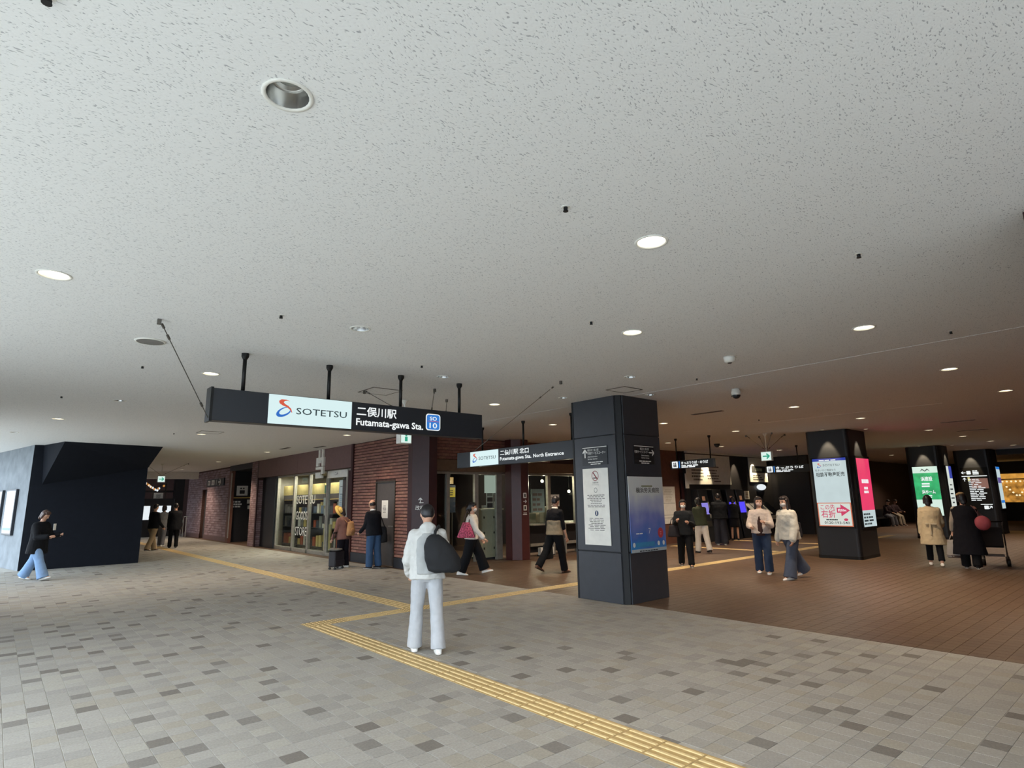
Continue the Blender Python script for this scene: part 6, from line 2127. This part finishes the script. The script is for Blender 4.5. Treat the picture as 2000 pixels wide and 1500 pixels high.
MB().box(-.035, -.005, -.200, -.165, q.z - .13, q.z + .13).build('belt_tail', cloth('cream_coat2', '#d2bf9c'), bl_, local=True, bevel=.006)

# 16 woman in black dress with stroller
T, J = person('woman in long black sleeveless dress walking away with grey bag and stroller', (16.35, 3.52), away(16.35, 3.52, .05), 1.60, legL=(.12, .06), legR=(-.14, .12), lean=.05, armL=(.0, .22, .3, 0), armR=(.35, .30, .7, -.1), head=(.1, .3), hair='bob', hairc='black', build=1.12,
              top=dict(n='black_dress', c='#121117', bulk=1.30, hem=-.34, flare=1.30, sleeve=0, kind='dress'), bottom=dict(n='black_trousers', c='#101114', knee=.055, hem=.055), shoe='#1a191b')
for s in (-1, 1):
    s0, el, wr, d2 = J['arms'][s]
    mb = MB()
    limb(mb, [s0, el, el.lerp(wr, .8)], [.042 * 1.6, .040 * 1.6, .034 * 1.6])
    remesh(mb, 'sleeve', cloth('beige_sleeve' if s < 0 else 'rose_sleeve', '#9a8e80' if s < 0 else '#a5776a'), T, .014, 3, fold=.012)
hc = J['hc']
o = held('beret', 'tan beret on the woman in the black dress', 'hat', T, tuple(hc + Vector((-.02, -.02, .085))))
o.rotation_euler = (-.2, -.25, T.rotation_euler.z)
MB().lathe([(.0, .045), (.05, .04), (.082, .015), (.078, -.01), (.0, -.012)], (0, 0, 0), 20).build('crown', mat('tan_felt', '#b8966a', .9), o, True, local=True)
MB().tube([V((0, 0, .044)), V((0, 0, .06))], .005, 6).build('stalk', mat('tan_felt', '#b8966a', .9), o, local=True)
aL = J['arms'][-1]
o = held('carrier_bag', 'grey carrier bag with dark base in the left hand of the woman in black', 'bag', T, tuple(aL[2] + aL[3] * .09 + Vector((.0, .04, -.48))))
mb = MB()
bag_mesh(mb, .34, .18, .38, .7)
remesh(mb, 'bag_body', cloth('grey_carrier', '#a39a90'), o, .014, 3, fold=.016)
MB().lathe([(.0, -.004), (.13, -.002), (.165, .05), (.172, .05), (.14, -.008)], (0, 0, 0), 16, caps=False).build('base_patch', cloth('brown_patch', '#54433c'), o, True, local=True).scale = (1, .55, 1)
MB().tube([V((-.08, 0, .36)), V((-.03, 0, .48)), V((.03, 0, .48)), V((.08, 0, .36))], .010, 6).build('handle', cloth('grey_carrier', '#a39a90'), o, True, local=True)
o = held('shoulder_bag', 'rose red round shoulder bag at the right hip of the woman in black', 'bag', T, (.30, -.06, .82))
mb = MB()
mb.ell((0, 0, .16), .15, .09, .16, 16, 10)
remesh(mb, 'bag_body', mat('rose_bag', '#a3474f', .7), o, .014, 3)
MB().tube([V((-.03, 0, .30)), V((-.13, .02, .50)), V((-.16, .06, .54)), V((-.08, .1, .42)), V((.03, .04, .30))], .010, 6).build('strap', mat('strap_rose', '#6a4a4c', .8), o, True, local=True)
# stroller
fx = away(17.25, 3.35)
o = thing('stroller', 'dark folding stroller at the right of the woman in black', 'stroller', (17.55, 3.32, 0), math.atan2(-fx[0], fx[1]))
for s in (-1, 1):
    MB().tube([V((s * .22, -.42, .98)), V((s * .22, -.22, .72)), V((s * .22, .32, .10))], .014, 8).build('side_frame', M_STEELDK, o, True, local=True)
    MB().tube([V((s * .22, .05, .45)), V((s * .22, -.30, .10))], .013, 8).build('rear_leg', M_STEELDK, o, True, local=True)
    for y in (.33, -.30):
        MB().tube([V((s * .22 - .035, y, .085)), V((s * .22 + .035, y, .085))], .085, 14).build('wheel', M_BLACKMET, o, True, local=True)
MB().tube([V((-.22, -.42, .98)), V((.22, -.42, .98))], .016, 8).build('handle_bar', M_BLACKMET, o, True, local=True)
MB().box(-.19, .19, -.05, .25, .38, .44).build('seat', mat('stroller_cloth', '#1f1a1d', .8), o, local=True, bevel=.02)
MB().hexa([(-.19, -.10, .42), (.19, -.10, .42), (.19, -.05, .42), (-.19, -.05, .42), (-.19, -.26, .85), (.19, -.26, .85), (.19, -.21, .85), (-.19, -.21, .85)]).build('back_cloth', mat('stroller_cloth', '#1f1a1d', .8), o, local=True)
MB().box(-.17, .17, -.24, .14, .20, .23).build('basket', mat('stroller_basket', '#4a4446', .8), o, local=True)

# 17 seated people
for k, (x, lab) in enumerate(((34.4, 'person in dark top and grey trousers sitting on the far bench, left one'), (35.5, 'person with light trousers sitting on the far bench, right one'))):
    person(lab, (x, 10.62), (-.45, -.89), 1.62, legL=(1.35, 1.25), legR=(1.3, 1.2), lean=.2, armL=(.5, .1, .9, .2), armR=(.5, .1, .9, .2), head=(.4, 0), hair='short', hairc='dark', seated=True, voxel=.02,
           top=dict(n='brown_top', c='#33262a', bulk=1.2, hem=-.02), bottom=dict(n='grey_trousers' if not k else 'light_trousers', c='#5a534e' if not k else '#9a8f80', knee=.05, hem=.044), shoe='#3a3230')

D.scenes.remove(TMP)
